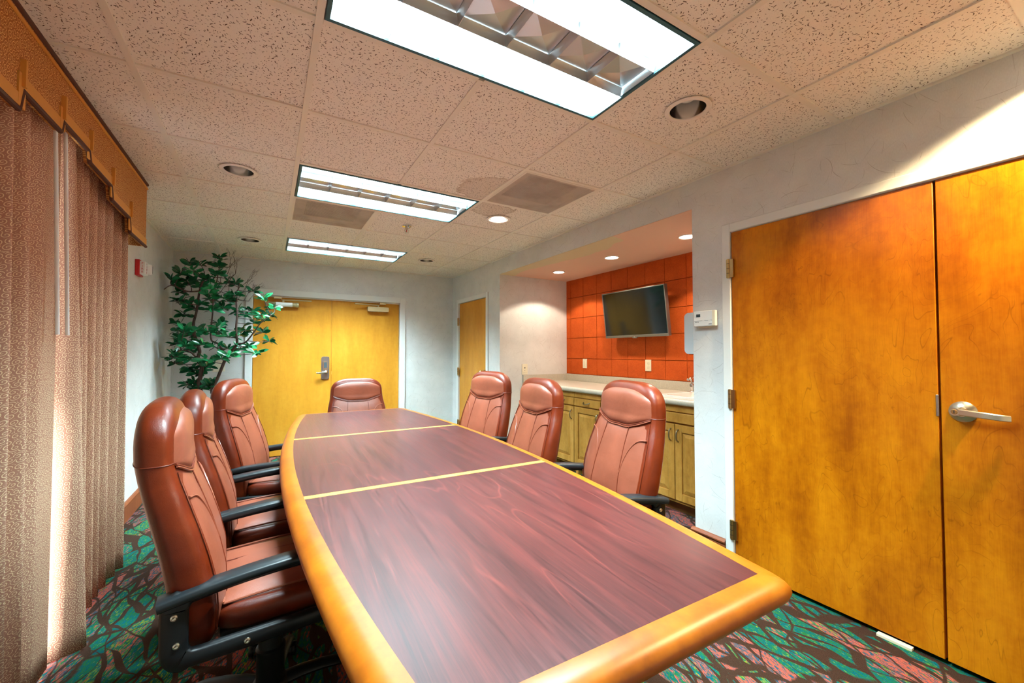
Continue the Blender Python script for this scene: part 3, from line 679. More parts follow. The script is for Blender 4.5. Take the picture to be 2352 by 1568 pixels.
lv = MB().bar(bez([(-0.050, -0.985, 1.040), (-0.052, -1.02, 1.038), (-0.052, -1.07, 1.034), (-0.044, -1.105, 1.030), (-0.030, -1.128, 1.028)], 6), [0.014] * 25, 0.024, side=(0, 0, 1)).build('lever_handle', 'nickel', rs, True)
MB().lathe([(0.015, -0.060), (0.015, -0.022)], 24, (0, -0.990, 1.040), 'x').build('lever_boss', 'nickel', rs, True)
MB().lathe([(0.0, -0.0625), (0.0085, -0.0625), (0.010, -0.060)], 20, (0, -0.990, 1.040), 'x', cap0=False).build('key_cylinder', 'brass', rs, True)
MB().box(-0.0635, -0.0620, -0.9912, -0.9888, 1.034, 1.046).build('keyhole', 'black', rs)
t = MB().box(XR - 0.022, XR + 0.004, -0.835, -0.715, 0.0, 0.012).build('door_shim', 'pale_wood', bevel=0.001); tag(t, 'pale wood strip lying under the wide cherry door', 'shim')

# ------------------------------------------------------------------ baseboards
def bboard(name, a, horizontal, face, label):
    """a=(start,end); profile 14 cm tall with an ogee cap"""
    prof = [(0, 0), (0.015, 0), (0.015, 0.112), (0.012, 0.117), (0.014, 0.121), (0.022, 0.126), (0.023, 0.134), (0.017, 0.139), (0.010, 0.146), (0, 0.148)]
    R = [[(face + (-d_ if horizontal == 'R' else d_), y, z) for d_, z in prof] for y in a] if horizontal in 'RL' else [[(x, face - d_, z) for d_, z in prof] for x in a]
    o = MB().rings(R).build(name, 'mahogany_base'); tag(o, label, None, None, 'structure')
bboard('baseboard_right', (0.002, AY0 + 0.02), 'R', XR, 'dark wood baseboard beside the wide doors')
bboard('baseboard_right_far', (AY1 + 0.003, D2A - 0.055), 'R', XR, 'dark wood baseboard by the closet door')
bboard('baseboard_left', (WY1, YB), 'L', XL, 'dark wood baseboard below the fire alarm')
bboard('baseboard_back_left', (XL, -0.372), 'B', YB, 'dark wood baseboard behind the tree')
bboard('baseboard_back_right', (1.537, XR), 'B', YB, 'dark wood baseboard by the double doors')

# ------------------------------------------------------------------ window behind the curtains
w1 = sempty('window_1', 'tall window behind the curtains', (XL - 0.06, 0, 0))
for a in ((WY0, WY0 + 0.05, 0, WZ1), (WY1 - 0.05, WY1, 0, WZ1), (WY0 + 0.05, WY1 - 0.05, 0, 0.06), (WY0 + 0.05, WY1 - 0.05, WZ1 - 0.05, WZ1), (0.40, 0.46, 0.06, WZ1 - 0.05)):
    MB().box(-0.03, 0.03, *a).build('window_frame', 'white_paint', w1)
for a, b in ((WY0 + 0.05, 0.40), (0.46, WY1 - 0.05)): MB().box(-0.004, 0.004, a, b, 0.06, WZ1 - 0.05).build('window_pane', 'window_glass', w1)

struct('sun_blocker', MB().box(XL - 0.95, XL - 0.12, -1.5, 3.0, 2.48, 2.60), 'white_paint', 'unseen slab added outside to block the high sun')  # added out of view to keep the sun off the curtain's upper part

# ================================================================== CONFERENCE TABLE
TR = 0.0200; TL, TWE, TWM, TZ = 1.704, 0.401, 0.5425, 0.740
tb = thing('conference_table', 'long boat-shaped conference table with dark red laminate top and honey wood edge', 'table', (0.5245, 0.769, 0), -TR)
def tw(y): return TWM - (TWM - TWE) * (y / TL) ** 2
SY, SW = 0.585, 0.017      # inlay strips
def slab(y0, y1, n, z0, z1):
    yy = [y0 + (y1 - y0) * i / n for i in range(n + 1)]
    poly = [(tw(y), y) for y in yy] + [(-tw(y), y) for y in reversed(yy)]
    return MB().prism(poly, z0, z1)
for a, b in ((-TL, -SY - SW), (-SY + SW, SY - SW), (SY + SW, TL)): slab(a, b, 24, TZ - 0.03, TZ).build('laminate_panel', 'table_laminate', tb)
for s in (-1, 1): slab(s * SY - SW, s * SY + SW, 4, TZ - 0.03, TZ + 0.0004).build('inlay_strip', 'inlay', tb)
prof = [(0.0, TZ + 0.0003), (0.022, TZ), (0.038, TZ - 0.004), (0.050, TZ - 0.011), (0.058, TZ - 0.021), (0.061, TZ - 0.032), (0.058, TZ - 0.043), (0.050, TZ - 0.051), (0.038, TZ - 0.056), (0.0, TZ - 0.058)]
def corner(dist, o):      # soften the plan corner
    return o * (1 - 0.16 * max(0.0, 1 - dist / 0.05) ** 2)
for s in (-1, 1):
    R = []
    n = 64
    ts = [-1, -0.994, -0.985, -0.97] + [-0.95 + 1.9 * i / n for i in range(n + 1)] + [0.97, 0.985, 0.994, 1]
    for t_ in ts:
        d_ = (1 - abs(t_)) * TL
        R.append([(s * (tw(t_ * TL) + corner(d_, o)), t_ * (TL + corner(d_, o)), z) for o, z in prof])
    MB().rings(R).build('edge_band', 'table_edge', tb, True, ang=50)
    R = []
    ts = [-1, -0.97, -0.93, -0.88] + [-0.8 + 1.6 * i / 8 for i in range(9)] + [0.88, 0.93, 0.97, 1]
    for t_ in ts:
        d_ = (1 - abs(t_)) * TWE
        R.append([(t_ * (TWE + corner(d_, o)), s * (TL + corner(d_, o)), z) for o, z in prof])
    MB().rings(R).build('edge_band', 'table_edge', tb, True, ang=50)
for y in (-0.95, 0.95):
    MB().box(-0.20, 0.20, y - 0.03, y + 0.03, 0.06, TZ - 0.03).build('pedestal_panel', 'mahogany_base', tb, bevel=0.006)
    MB().box(-0.26, 0.26, y - 0.06, y + 0.06, 0.0, 0.06).build('pedestal_foot', 'mahogany_base', tb, bevel=0.01)
MB().box(-0.015, 0.015, -0.92, 0.92, 0.30, TZ - 0.03).build('stretcher_panel', 'mahogany_base', tb)

# ================================================================== CHAIRS
BK = [(.425, -.150, -.258, .225), (.47, -.142, -.266, .243), (.54, -.138, -.274, .260), (.62, -.142, -.284, .280), (.70, -.160, -.298, .283), (.78, -.184, -.316, .277), (.86, -.212, -.336, .264), (.92, -.234, -.350, .249), (.97, -.246, -.358, .245), (1.02, -.246, -.360, .241), (1.06, -.248, -.357, .234)]
def bk(z):
    if z <= BK[0][0]: return BK[0][1:]
    for a, b in zip(BK, BK[1:]):
        if z <= b[0]:
            t_ = (z - a[0]) / (b[0] - a[0]); return tuple(a[i] + (b[i] - a[i]) * t_ for i in (1, 2, 3))
    return BK[-1][1:]
NE = 3.4
ZT = 1.127; RT = 0.092
def back_at(z):
    """front x, rear x, half width, with the rounded top"""
    xf, xr, hw = bk(min(z, 1.06))
    if z > ZT - RT:
        k = min(1.0, (z - (ZT - RT)) / RT); c = math.sqrt(max(0.0, 1 - k * k))
        hw = hw - 0.150 * (1 - c); xc = (xf + xr) / 2 - 0.004 * k; h = (xf - xr) / 2 * (0.12 + 0.88 * c ** 0.8); xf, xr = xc + h, xc - h
    if z < 0.47:
        k = (0.47 - z) / 0.045; c = math.sqrt(max(0.05, 1 - k * k)); xc = (xf + xr) / 2; h = (xf - xr) / 2 * (0.3 + 0.7 * c); xf, xr = xc + h, xc - h
    return xf, xr, hw
def front_x(y, z):
    xf, xr, hw = back_at(z); a = min(1.0, abs(y) / hw); return (xf + xr) / 2 + (xf - xr) / 2 * (1 - a ** NE) ** (1 / NE)
def head_low(y): return 0.968 - 0.052 * max(0.0, min(1.0, (0.235 - abs(y)) / 0.145)) ** 0.9
def make_chair():
    t = thing('office_chair', '', 'chair')
    upper = []
    # backrest
    zz = [0.425, 0.432, 0.445, 0.47] + [0.49 + 0.02 * i for i in range(28)] + [ZT - RT + RT * math.sin(PI / 2 * k / 11) for k in range(1, 12)]
    R = []
    for z in zz:
        xf, xr, hw = back_at(min(z, ZT - 0.0005)); xc, h = (xf + xr) / 2, (xf - xr) / 2; ring = []
        for j in range(56):
            a = 2 * PI * j / 56; c, s_ = math.cos(a), math.sin(a)
            y = hw * math.copysign(abs(c) ** (2 / NE), c); x = xc + h * math.copysign(abs(s_) ** (2 / NE), s_)
            ring.append((x, y, z))
        R.append(ring)
    bo = MB().rings(R).build('backrest', 'leather', t, True, ang=70); upper.append(bo)
    # matt front panel of the back, three fields divided by seams
    def patch(y0f, y1f, z0f, z1f, puff, ny=22, nz=24, edge=8):
        rows = []
        for a in range(nz + 1):
            v = a / nz; r = []
            for b in range(ny + 1):
                u = b / ny; ym = y0f + (y1f - y0f) * u if not callable(y0f) else 0
                z0, z1 = z0f(ym), z1f(ym); z = z0 + (z1 - z0) * v
                hw = back_at(z)[2]; y = ym * (hw / 0.245 if True else 1)
                e = (1 - abs(2 * u - 1) ** edge) * (1 - abs(2 * v - 1) ** edge)
                r.append((front_x(y, z) - 0.003 + puff * e, y, z))
            rows.append(r)
        return MB().grid(rows)
    patch(-0.218, 0.218, lambda y: 0.465, lambda y: head_low(y) - 0.001, 0.009, 26, 30).build('back_panel', 'leather_panel', bo, True, ang=80)
    patch(-0.228, 0.228, lambda y: head_low(y), lambda y: 1.096 - 0.052 * (abs(y) / 0.228) ** 3.5, 0.018, 26, 20, 7).build('headrest_panel', 'leather_panel', bo, True, ang=80)
    def seam(pts, r, mat, off=0.0075, n=8):
        P = bez([(0, y, z) for y, z in pts], n)
        Q = [(front_x(p.y * back_at(p.z)[2] / 0.245, p.z) + off, p.y * back_at(p.z)[2] / 0.245, p.z) for p in P]
        return MB().tube(Q, r, 6).build('piping', mat, bo, True)
    seam([(-0.222, head_low(.222)), (-0.15, head_low(.15)), (-0.07, head_low(.07)), (0, head_low(0)), (0.07, head_low(.07)), (0.15, head_low(.15)), (0.222, head_low(.222))], 0.0032, 'leather_seam', 0.004)
    seam([(-0.222, head_low(.222) - .006), (-0.15, head_low(.15) - .007), (-0.07, head_low(.07) - .007), (0, head_low(0) - .007), (0.07, head_low(.07) - .007), (0.15, head_low(.15) - .007), (0.222, head_low(.222) - .006)], 0.0030, 'leather_piping', 0.0055)
    for s in (-1, 1):
        seam([(s * 0.092, head_low(.09)), (s * 0.090, 0.84), (s * 0.095, 0.70), (s * 0.108, 0.58), (s * 0.125, 0.47)], 0.0022, 'leather_seam', 0.0062)
        seam([(s * 0.216, 0.868), (s * 0.170, 0.857), (s * 0.130, 0.815), (s * 0.105, 0.755), (s * 0.097, 0.70)], 0.0036, 'leather_piping', 0.0055)
        seam([(s * 0.219, 0.94), (s * 0.219, 0.80), (s * 0.219, 0.62), (s * 0.219, 0.48)], 0.0020, 'leather_seam', 0.003)
    # seam that runs round the side at headrest height
    z = 0.966; xf, xr, hw = back_at(z); xc, h = (xf + xr) / 2, (xf - xr) / 2
    P = []
    for j in range(61):
        a = -PI * 1.30 + (PI * 1.60) * j / 60; a = PI / 2 + 0.62 + (2 * PI - 1.24) * j / 60
        c, s_ = math.cos(a), math.sin(a); P.append((xc + (h + 0.0006) * math.copysign(abs(s_) ** (2 / NE), s_), (hw + 0.0006) * math.copysign(abs(c) ** (2 / NE), c), z))
    MB().tube(P, 0.0015, 6).build('piping', 'leather_seam', bo, True)
    # seat cushion
    def cushion(cx, hx, hy, z0, z1, r, crown, n=5.0):
        def ring(k, ko, z): return [(cx + (hx * k - ko) * math.copysign(abs(math.cos(a)) ** (2 / n), math.cos(a)), (hy * k - ko) * math.copysign(abs(math.sin(a)) ** (2 / n), math.sin(a)), z + 0.0) for a in [2 * PI * j / 56 for j in range(56)]]
        R = [ring(1, 0.03, z0), ring(1, 0.008, z0 + 0.004), ring(1, 0, z0 + 0.016), ring(1, 0, z1 - r)]
        for k in range(1, 6): a = PI / 2 * k / 5; R.append(ring(1, r * (1 - math.cos(a)), z1 - r + r * math.sin(a)))
        for k in (0.75, 0.5, 0.25, 0.05): R.append(ring(k, r * k, z1 + crown * (1 - k * k)))
        return MB().rings(R)
    so = cushion(0.048, 0.225, 0.238, 0.452, 0.528, 0.030, 0.012).build('seat', 'leather', t, True, ang=60); upper.append(so)
    rows = []
    for a in range(17):
        u = a / 16; r_ = []
        for b in range(17):
            v = b / 16; x = -0.140 + 0.375 * u; y = -0.200 + 0.400 * v; e = (1 - abs(2 * u - 1) ** 8) * (1 - abs(2 * v - 1) ** 8)
            q = max(abs((x - 0.048) / 0.2), abs(y / 0.21)); zc = 0.528 + 0.012 * (1 - min(1, q) ** 2)
            r_.append((x, y, zc - 0.002 + 0.012 * e - (0.008 if u > 0.98 else 0)))
        rows.append(r_)
    MB().grid(rows).build('seat_panel', 'leather_panel', so, True, ang=80)
    MB().tube([(-0.141, -0.200, 0.532), (-0.141, 0.200, 0.532)], 0.004, 6).build('piping', 'leather_piping', so, True)
    for s in (-1, 1):
        MB().tube(bez([(-0.141, s * 0.201, 0.531), (0.05, s * 0.203, 0.537), (0.235, s * 0.201, 0.527)], 6), 0.0035, 6).build('piping', 'leather_piping', so, True)
        MB().tube(bez([(-0.135, s * 0.075, 0.5405), (0.05, s * 0.072, 0.5475), (0.22, s * 0.075, 0.541)], 6), 0.0020, 6).build('piping', 'leather_seam', so, True)
    pan = MB().box(-0.15, 0.235, -0.215, 0.215, 0.430, 0.458).build('seat_pan', 'black_plastic', t, bevel=0.012, seg=3); upper.append(pan)
    # arms
    for s in (-1, 1):
        yc = s * 0.277
        loop = bez([(-0.250, 0, .600), (-0.250, 0, .520), (-0.246, 0, .470), (-0.215, 0, .452), (-0.10, 0, .452), (0.05, 0, .453), (0.125, 0, .458), (0.160, 0, .485), (0.185, 0, .560), (0.190, 0, .615), (0.165, 0, .632), (0.10, 0, .637), (-0.02, 0, .634), (-0.14, 0, .624), (-0.25, 0, .606)], 5)
        loop = [(p.x, yc, p.z) for p in loop[:-1]]
        W = [0.062 if (q[0] < -0.225) else (0.026 if q[2] > .59 else 0.044) for q in loop]
        fr = MB().bar(loop, W, 0.030, closed=True).build('arm_frame', 'black_plastic', t, True, ang=50); upper.append(fr)
        for bx, bz in ((-0.250, .575), (-0.244, .500), (-0.085, .453), (0.120, .462)):
            MB().lathe([(0.0085, 0.0), (0.008, s * 0.003), (0.0045, s * 0.0045), (0.0, s * 0.003)], 16, (bx, yc + s * 0.0145, bz), 'y', cap0=False, cap1=False).build('bolt', 'nickel', fr, True)
        pp = bez([(-0.285, 0, .612), (-0.20, 0, .626), (-0.08, 0, .640), (0.04, 0, .648), (0.13, 0, .648), (0.185, 0, .640)], 6)
        pad = MB().bar([(p.x, yc, p.z) for p in pp], 0.026, 0.060).build('arm_pad', 'black_satin', t, True, ang=50); upper.append(pad)
    mech = MB().box(-0.09, 0.12, -0.075, 0.075, 0.375, 0.432).build('tilt_mechanism', 'black_plastic', t, bevel=0.01); upper.append(mech)
    MB().lathe([(0.0, 0.0), (0.022, 0.002), (0.026, 0.012), (0.024, 0.045), (0.010, 0.06)], 20, (0.085, 0, 0.325)).build('tension_knob', 'black_satin', mech, True)
    MB().tube(bez([(0.02, -0.07, 0.405), (0.02, -0.15, 0.405), (0.01, -0.22, 0.402)], 5), 0.006, 8).build('height_lever', 'black_plastic', mech, True)
    # fixed base
    MB().lathe([(0.034, 0.085), (0.045, 0.10), (0.043, 0.22), (0.046, 0.225), (0.046, 0.24), (0.038, 0.245), (0.036, 0.30), (0.026, 0.302), (0.026, 0.40)], 28).build('gas_column', 'black_plastic', t, True, ang=45)
    hub = MB().lathe([(0.040, 0.070), (0.058, 0.075), (0.060, 0.115), (0.050, 0.128), (0.044, 0.130)], 28).build('base_hub', 'black_plastic', t, True, ang=45)
    for k in range(5):
        a = 2 * PI * k / 5 + PI; c, s_ = math.cos(a), math.sin(a); P = [(0.04, .108), (0.10, .112), (0.17, .108), (0.24, .096), (0.285, .080), (0.300, .070)]
        R = []
        for i, (r, z) in enumerate(P):
            hw_ = 0.030 - 0.010 * i / 5; hh = 0.020 - 0.008 * i / 5; ring = []
            for j in range(10):
                b = 2 * PI * j / 10; yy = hw_ * math.cos(b); z2 = hh * math.sin(b)
                ring.append((r * c - yy * s_, r * s_ + yy * c, z + z2))
            R.append(ring)
        MB().rings(R).build('base_leg', 'black_plastic', t, True)
        cs = MB().lathe([(0.012, 0.070), (0.012, 0.048), (0.024, 0.046), (0.027, 0.030), (0.018, 0.026)], 16, (0.295 * c, 0.295 * s_, 0)).build('caster', 'black_plastic', t, True)
        for q in (-1, 1):
            dx, dy = -s_ * 0.016 * q, c * 0.016 * q; R = []
            for h, r in ((-0.008, 0.018), (-0.008, 0.024), (-0.005, 0.026), (0.005, 0.026), (0.008, 0.024), (0.008, 0.018)):
                R.append([(0.300 * c + dx - s_ * h + r * math.cos(b) * c, 0.300 * s_ + dy + c * h + r * math.cos(b) * s_, 0.026 + r * math.sin(b)) for b in [2 * PI * j / 20 for j in range(20)]])
            MB().rings(R).build('caster_wheel', 'black_satin', cs, True)
    return t
CH = make_chair()
BASE_PARTS = ('gas_column', 'base_hub', 'base_leg', 'caster')
def place_chair(i, x, y, rz, dz, label, star=0.0):
    o = CH if i == 0 else copy_tree(CH_SRC)
    o.location = (x, y, 0); o.rotation_euler = (0, 0, rz); o['label'] = label; o['group'] = 'brown leather chairs around the table'; o['category'] = 'chair'
    for ch in [q for q in col.objects if q.parent == o]:
        nm = ch.name.split('.')[0]
        if nm in BASE_PARTS: ch.rotation_euler = (0, 0, star)
        else: ch.location = (0, 0, dz)
    return o
CH_SRC = CH
rad = math.radians
spots = [(-0.112, 0.205, rad(4.5), 0.0, 'brown leather chair beside the curtains with its arm bolts and black base showing', 0.62),
         (-0.118, 0.86, rad(4), -0.025, 'brown leather chair standing between two others on the curtain side of the table', 0.1),
         (-0.03, 1.53, rad(-15), -0.02, 'brown leather chair in front of the artificial tree on the curtain side', 0.5),
         (0.634, 2.53, rad(-90), -0.11, 'brown leather chair set lowest at the table end before the double doors', 0.0),
         (1.175, 1.505, rad(191), -0.01, 'brown leather chair in front of the closet door', 0.2),
         (1.10, 0.75, rad(174), -0.02, 'brown leather chair standing between two others on the kitchenette side of the table', 0.5),
         (1.19, 0.084, rad(168.5), 0.0, 'brown leather chair in front of the sink cabinets, beside the wide cherry doors', 0.9)]
for i, s in enumerate(spots): place_chair(i, *s)

# ================================================================== CURTAINS, VALANCE, WANDS
def curtain(y0, y1, folds, amp, label, seed, flare=0.0, lead=None):
    rnd = random.Random(seed); n = folds * 16; nz = 22
    ph = [rnd.uniform(-0.5, 0.5) for _ in range(folds + 2)]; am = [rnd.uniform(0.7, 1.25) for _ in range(folds + 2)]
    rows, uv = [], []
    for a in range(nz + 1):
        v = a / nz; z = 0.012 + (2.25 - 0.012) * v; r, ru, s_len, prev = [], [], 0.0, None
        for b in range(n + 1):
            u = b / n; k = int(min(folds - 1, u * folds)); fr = u * folds - k
            A = amp * (am[k] * (1 - fr) + am[k + 1] * fr) * (0.55 + 0.60 * (1 - v)); P_ = ph[k] * (1 - fr) + ph[k + 1] * fr
            w_ = math.sin(2 * PI * u * folds + P_ + 0.25 * math.sin(3 * v + k))
            x = -0.905 + A * math.copysign(abs(w_) ** 0.75, w_) - 0.008 + 0.006 * math.sin(7 * u + 2 * v)
            y = y0 + (y1 - y0) * u + 0.30 * A * math.cos(2 * PI * u * folds + P_) - flare * u * (1 - v)
            if lead: x, y = lead(u * folds, v, x, y)
            p = Vector((x, y, z))
            if prev is not None: s_len += (p - prev).length
            prev = p; r.append(p); ru.append((s_len, z))
        rows.append(r); uv.append(ru)
    o = MB().grid(rows, uv).build('curtain', 'curtain_cloth', None, True, ang=180)
    sf = o.modifiers.new('solid', 'SOLIDIFY'); sf.thickness = 0.0025
    return tag(o, label, 'curtain', 'scroll-patterned floor-length curtains')
def lead_near(f, v, x, y):      # the free edge turns slightly into the room
    k = max(0.0, (f - 10.4) / 0.9); k = min(1.0, k); k = k * k * (3 - 2 * k); return x + (-0.882 - x) * k, y
def lead_far(f, v, x, y):       # the first fold swings out from behind the other panel
    if f < 0.45: return -0.950 + 0.02 * f / 0.45, y
    pk = -0.872 + 0.080 * (1 - v)
    if f < 0.82: q = (f - 0.45) / 0.37; q = math.sin(PI / 2 * q); return -0.93 + (pk + 0.93) * q, y
    k = min(1.0, (f - 0.82) / 0.55); k = k * k * (3 - 2 * k); return pk * (1 - k) + x * k, y
curtain(-0.75, 0.868, 12, 0.054, 'brown and gold scroll curtain panel on the side away from the tree', 3, 0, lead_near)
curtain(0.885, 1.90, 9, 0.046, 'brown and gold scroll curtain panel hanging nearer the fire alarm', 8, 0.05, lead_far)
MB_rod = MB().tube([(-0.96, -0.80, 2.27), (-0.96, 1.95, 2.27)], 0.012, 10).build('curtain_rod', 'white_paint'); tag(MB_rod, 'white curtain track hidden behind the valance', 'curtain rod')
for (y, lb) in ((0.775, 'white plastic curtain wand hanging on the panel away from the tree'), (0.868, 'white plastic curtain wand hanging at the meeting of the two curtain panels')):
    t = thing('curtain_wand', lb, 'curtain wand', (-0.866, y, 0), 0, 'white curtain wands')
    MB().tube([(-0.0, 0, 2.24), (0.020, 0.012, 1.345)], 0.0065, 10).build('rod', 'white_plastic', t, True)
    MB().tube(bez([(-0.105, 0, 2.268), (-0.05, 0, 2.262), (0.0, 0, 2.245), (0, 0, 2.235)], 4), 0.003, 8).build('hook', 'nickel', t, True)

VX, VE, VN = -0.838, 2.045, -0.85
prof_v = [(VE, 1.972), (1.68, 1.975), (1.66, 2.055), (1.35, 2.060), (1.33, 2.126), (1.04, 2.130), (1.02, 2.176), (0.750, 2.176), (0.735, 2.130), (0.445, 2.130), (0.425, 2.060), (0.12, 2.058), (0.10, 1.975), (VN, 1.972)]
va = thing('valance', 'padded gold and brown valance with a stepped lower edge above the curtains', 'valance', (0, 0, 0))
def valance_face():
    m = MB(); top = H - 0.012; rows, uv = [], []
    # strips between consecutive profile points keep the face a clean quad mesh
    pts = [(VE, 1.972)] + prof_v[1:]
    back, front = VX - 0.02, VX
    for (ya, za), (yb, zb) in zip(pts, pts[1:]):
        i = len(m.v)
        for x in (front, back): m.v += [(x, ya, za), (x, yb, zb), (x, yb, top), (x, ya, top)]
        for f in ((0, 1, 2, 3), (4, 7, 6, 5), (0, 4, 5, 1), (3, 2, 6, 7)): m.f.append(tuple(i + j for j in f))
        if m.uvs is None: m.uvs = []
        for x in (front, back): m.uvs += [(ya, za), (yb, zb), (yb, top), (ya, top)]
    return m
valance_face().build('face_board', 'valance_cloth', va)
m = MB().box(XL + 0.003, VX - 0.0005, VE - 0.02, VE, 1.972, H - 0.012); m.uvs = [(v[0], v[2]) for v in m.v]; m.build('return_board', 'valance_cloth', va)
m = MB().box(XL + 0.003, VX - 0.0005, VN, VN + 0.02, 1.972, H - 0.012); m.uvs = [(v[0], v[2]) for v in m.v]; m.build('return_board', 'valance_cloth', va)
MB().tube([(VX, VN, H - 0.018), (VX, VE, H - 0.018), (XL + 0.005, VE, H - 0.018)], 0.010, 10).build('top_piping', 'valance_cloth_plain' if 'valance_cloth_plain' in M else 'dark_tab', va, True)
MB().tube([(VX + 0.002, VN, H - 0.045), (VX + 0.002, VE, H - 0.045)], 0.006, 8).build('top_piping', 'gold_band', va, True)
MB().tube([(VX, y, z) for y, z in prof_v], 0.009, 8).build('edge_piping', 'dark_tab', va, True)
bw = 0.042
for (ya, za), (yb, zb) in zip(prof_v, prof_v[1:]):
    if abs(za - zb) < 0.02:
        e0 = ya + (0.0 if ya == VE else 0.0); MB().prism([(ya, za + 0.008), (yb, zb + 0.008), (yb, zb + bw + 0.008), (ya, za + bw + 0.008)], VX - 0.001, VX + 0.004, lambda a, b, c: (c, a, b)).build('gold_border', 'gold_band', va)
    else:
        up = max(za, zb) + bw; lo = min(za, zb); yc = (ya + yb) / 2; yo = 0.022 if zb > za else -0.022
        hi_side = 1 if zb < za else -1
        MB().prism([(yc - 0.022, lo + 0.01), (yc + 0.022, lo + 0.01), (yc + 0.022, up + 0.008), (yc - 0.022, up + 0.008)], VX - 0.001, VX + 0.0046, lambda a, b, c: (c, a, b)).build('gold_border', 'gold_band', va)
        MB().prism([(yc - 0.006, up - 0.035), (yc + 0.006, up - 0.035), (yc + 0.006, up + 0.055), (yc - 0.006, up + 0.055)], VX - 0.001, VX + 0.014, lambda a, b, c: (c, a, b)).build('pleat_tab', 'gold_band', va)

# ================================================================== KITCHENETTE
CX = 2.645; CZ = 0.862
gcab = 'pine base cabinets under the counter'
def front(root, y0, y1, z0, z1, kind, pull, name):
    """a drawer front or a raised panel door at x = CX, facing -x (local x: 0 = face)"""
    if kind == 'drawer':
        d_ = MB().box(-0.020, 0.0, y0, y1, z0, z1).build(name, 'pine', root, bevel=0.004)
    else:
        st = 0.058
        d_ = MB().box(-0.020, 0, y0, y0 + st, z0, z1).box(-0.020, 0, y1 - st, y1, z0, z1).box(-0.020, 0, y0 + st, y1 - st, z0, z0 + st).box(-0.020, 0, y0 + st, y1 - st, z1 - st, z1).build(name, 'pine', root, bevel=0.0025)
        a, b, c, e = y0 + st, y1 - st, z0 + st, z1 - st; k = 0.035
        m = MB(); m.rings([[(-0.006, a, c), (-0.006, b, c), (-0.006, b, e), (-0.006, a, e)], [(-0.010, a + 0.008, c + 0.008), (-0.010, b - 0.008, c + 0.008), (-0.010, b - 0.008, e - 0.008), (-0.010, a + 0.008, e - 0.008)], [(-0.019, a + k, c + k), (-0.019, b - k, c + k), (-0.019, b - k, e - k), (-0.019, a + k, e - k)]])
        m.build('raised_panel', 'pine', d_)
    if pull == 'h':
        yc, zc = (y0 + y1) / 2, (z0 + z1) / 2
        P = bez([(-0.018, yc - 0.045, zc + 0.006), (-0.040, yc - 0.030, zc - 0.004), (-0.044, yc, zc - 0.010), (-0.040, yc + 0.030, zc - 0.004), (-0.018, yc + 0.045, zc + 0.006)], 5)
    elif pull:
        yc = y0 + 0.030 if pull == 'l' else y1 - 0.030; zc = z1 - 0.085
        P = bez([(-0.018, yc, zc - 0.048), (-0.040, yc, zc - 0.034), (-0.046, yc, zc), (-0.040, yc, zc + 0.034), (-0.018, yc, zc + 0.048)], 5)
    if pull: MB().tube(P, 0.0052, 8).build('pull', 'pull_metal', d_, True)
    return d_
def cabinet(y0, y1, label, fronts):
    t = thing('base_cabinet', label, 'cabinet', (CX, 0, 0), 0, gcab)
    MB().box(0.001, 0.02, y0 + 0.001, y1 - 0.001, 0.10, CZ).box(0.02, AX - CX - 0.005, y0 + 0.001, y0 + 0.018, 0.0, CZ).box(0.02, AX - CX - 0.005, y1 - 0.018, y1 - 0.001, 0.0, CZ).box(0.02, AX - CX - 0.005, y0 + 0.018, y1 - 0.018, 0.10, 0.118).build('carcass', 'pine', t)
    MB().box(0.085, 0.10, y0 + 0.001, y1 - 0.001, 0.0, 0.10).build('toe_kick', 'dark_pine', t)
    MB().box(-0.012, 0.001, y0 + 0.0005, y1 - 0.0005, 0.808, CZ).build('top_rail', 'pine', t, bevel=0.003)
    for f in fronts: front(t, *f)
    return t
cabinet(AY0 + 0.004, 1.085, 'pine sink cabinet with a pair of raised panel doors', [(AY0 + 0.012, 0.643, 0.125, 0.712, 'door', 'r', 'cabinet_door'), (0.651, 1.080, 0.125, 0.712, 'door', 'l', 'cabinet_door'), (AY0 + 0.012, 1.080, 0.724, 0.802, 'drawer', None, 'false_front')])
for y0, y1, lb in ((1.088, 1.486, 'pine drawer and door cabinet next to the sink cabinet'), (1.488, 1.886, 'pine drawer and door cabinet second from the sink cabinet'), (1.888, 2.286, 'pine drawer and door cabinet third from the sink cabinet'), (2.288, 2.834, 'pine corner cabinet against the wallpapered recess side')):
    cabinet(y0, y1, lb, [(y0 + 0.004, y1 - 0.004, 0.125, 0.712, 'door', 'l', 'cabinet_door'), (y0 + 0.004, y1 - 0.004, 0.724, 0.802, 'drawer', 'h', 'drawer_front')])
ct = thing('countertop', 'long cream laminate countertop with rounded front edge and backsplash', 'countertop', (0, 0, 0))
C0, C1, CB = 2.597, AX - 0.002, CZ + 0.001
CT = 0.912
SX0, SX1, SYA, SYB = 2.70, 3.10, 0.40, 0.84
sl = MB().box(C0 + 0.02, SX0, AY0 + 0.002, AY1 - 0.002, CB, CT).box(SX1, C1, AY0 + 0.002, AY1 - 0.002, CB, CT).box(SX0, SX1, AY0 + 0.002, SYA, CB, CT).box(SX0, SX1, SYB, AY1 - 0.002, CB, CT)
sl.build('slab', 'counter_laminate', ct)
R = []
for y in (AY0 + 0.002, AY1 - 0.002):
    R.append([(C0 + 0.021, y, CB)] + [(C0 + 0.022 - 0.024 * math.sin(a), y, (CB + CT) / 2 - (CT - CB) / 2 * math.cos(a)) for a in [PI * j / 12 for j in range(13)]])
MB().rings(R).build('rounded_edge', 'counter_laminate', ct, True)
MB().box(AX - 0.022, AX - 0.002, AY0 + 0.002, AY1 - 0.002, CT, 0.998).build('backsplash', 'counter_laminate', ct, bevel=0.003)
MB().box(C0 - 0.008, AX - 0.024, AY1 - 0.020, AY1 - 0.001, CT - 0.05, 0.996).build('side_splash', 'counter_laminate', ct, bevel=0.002)
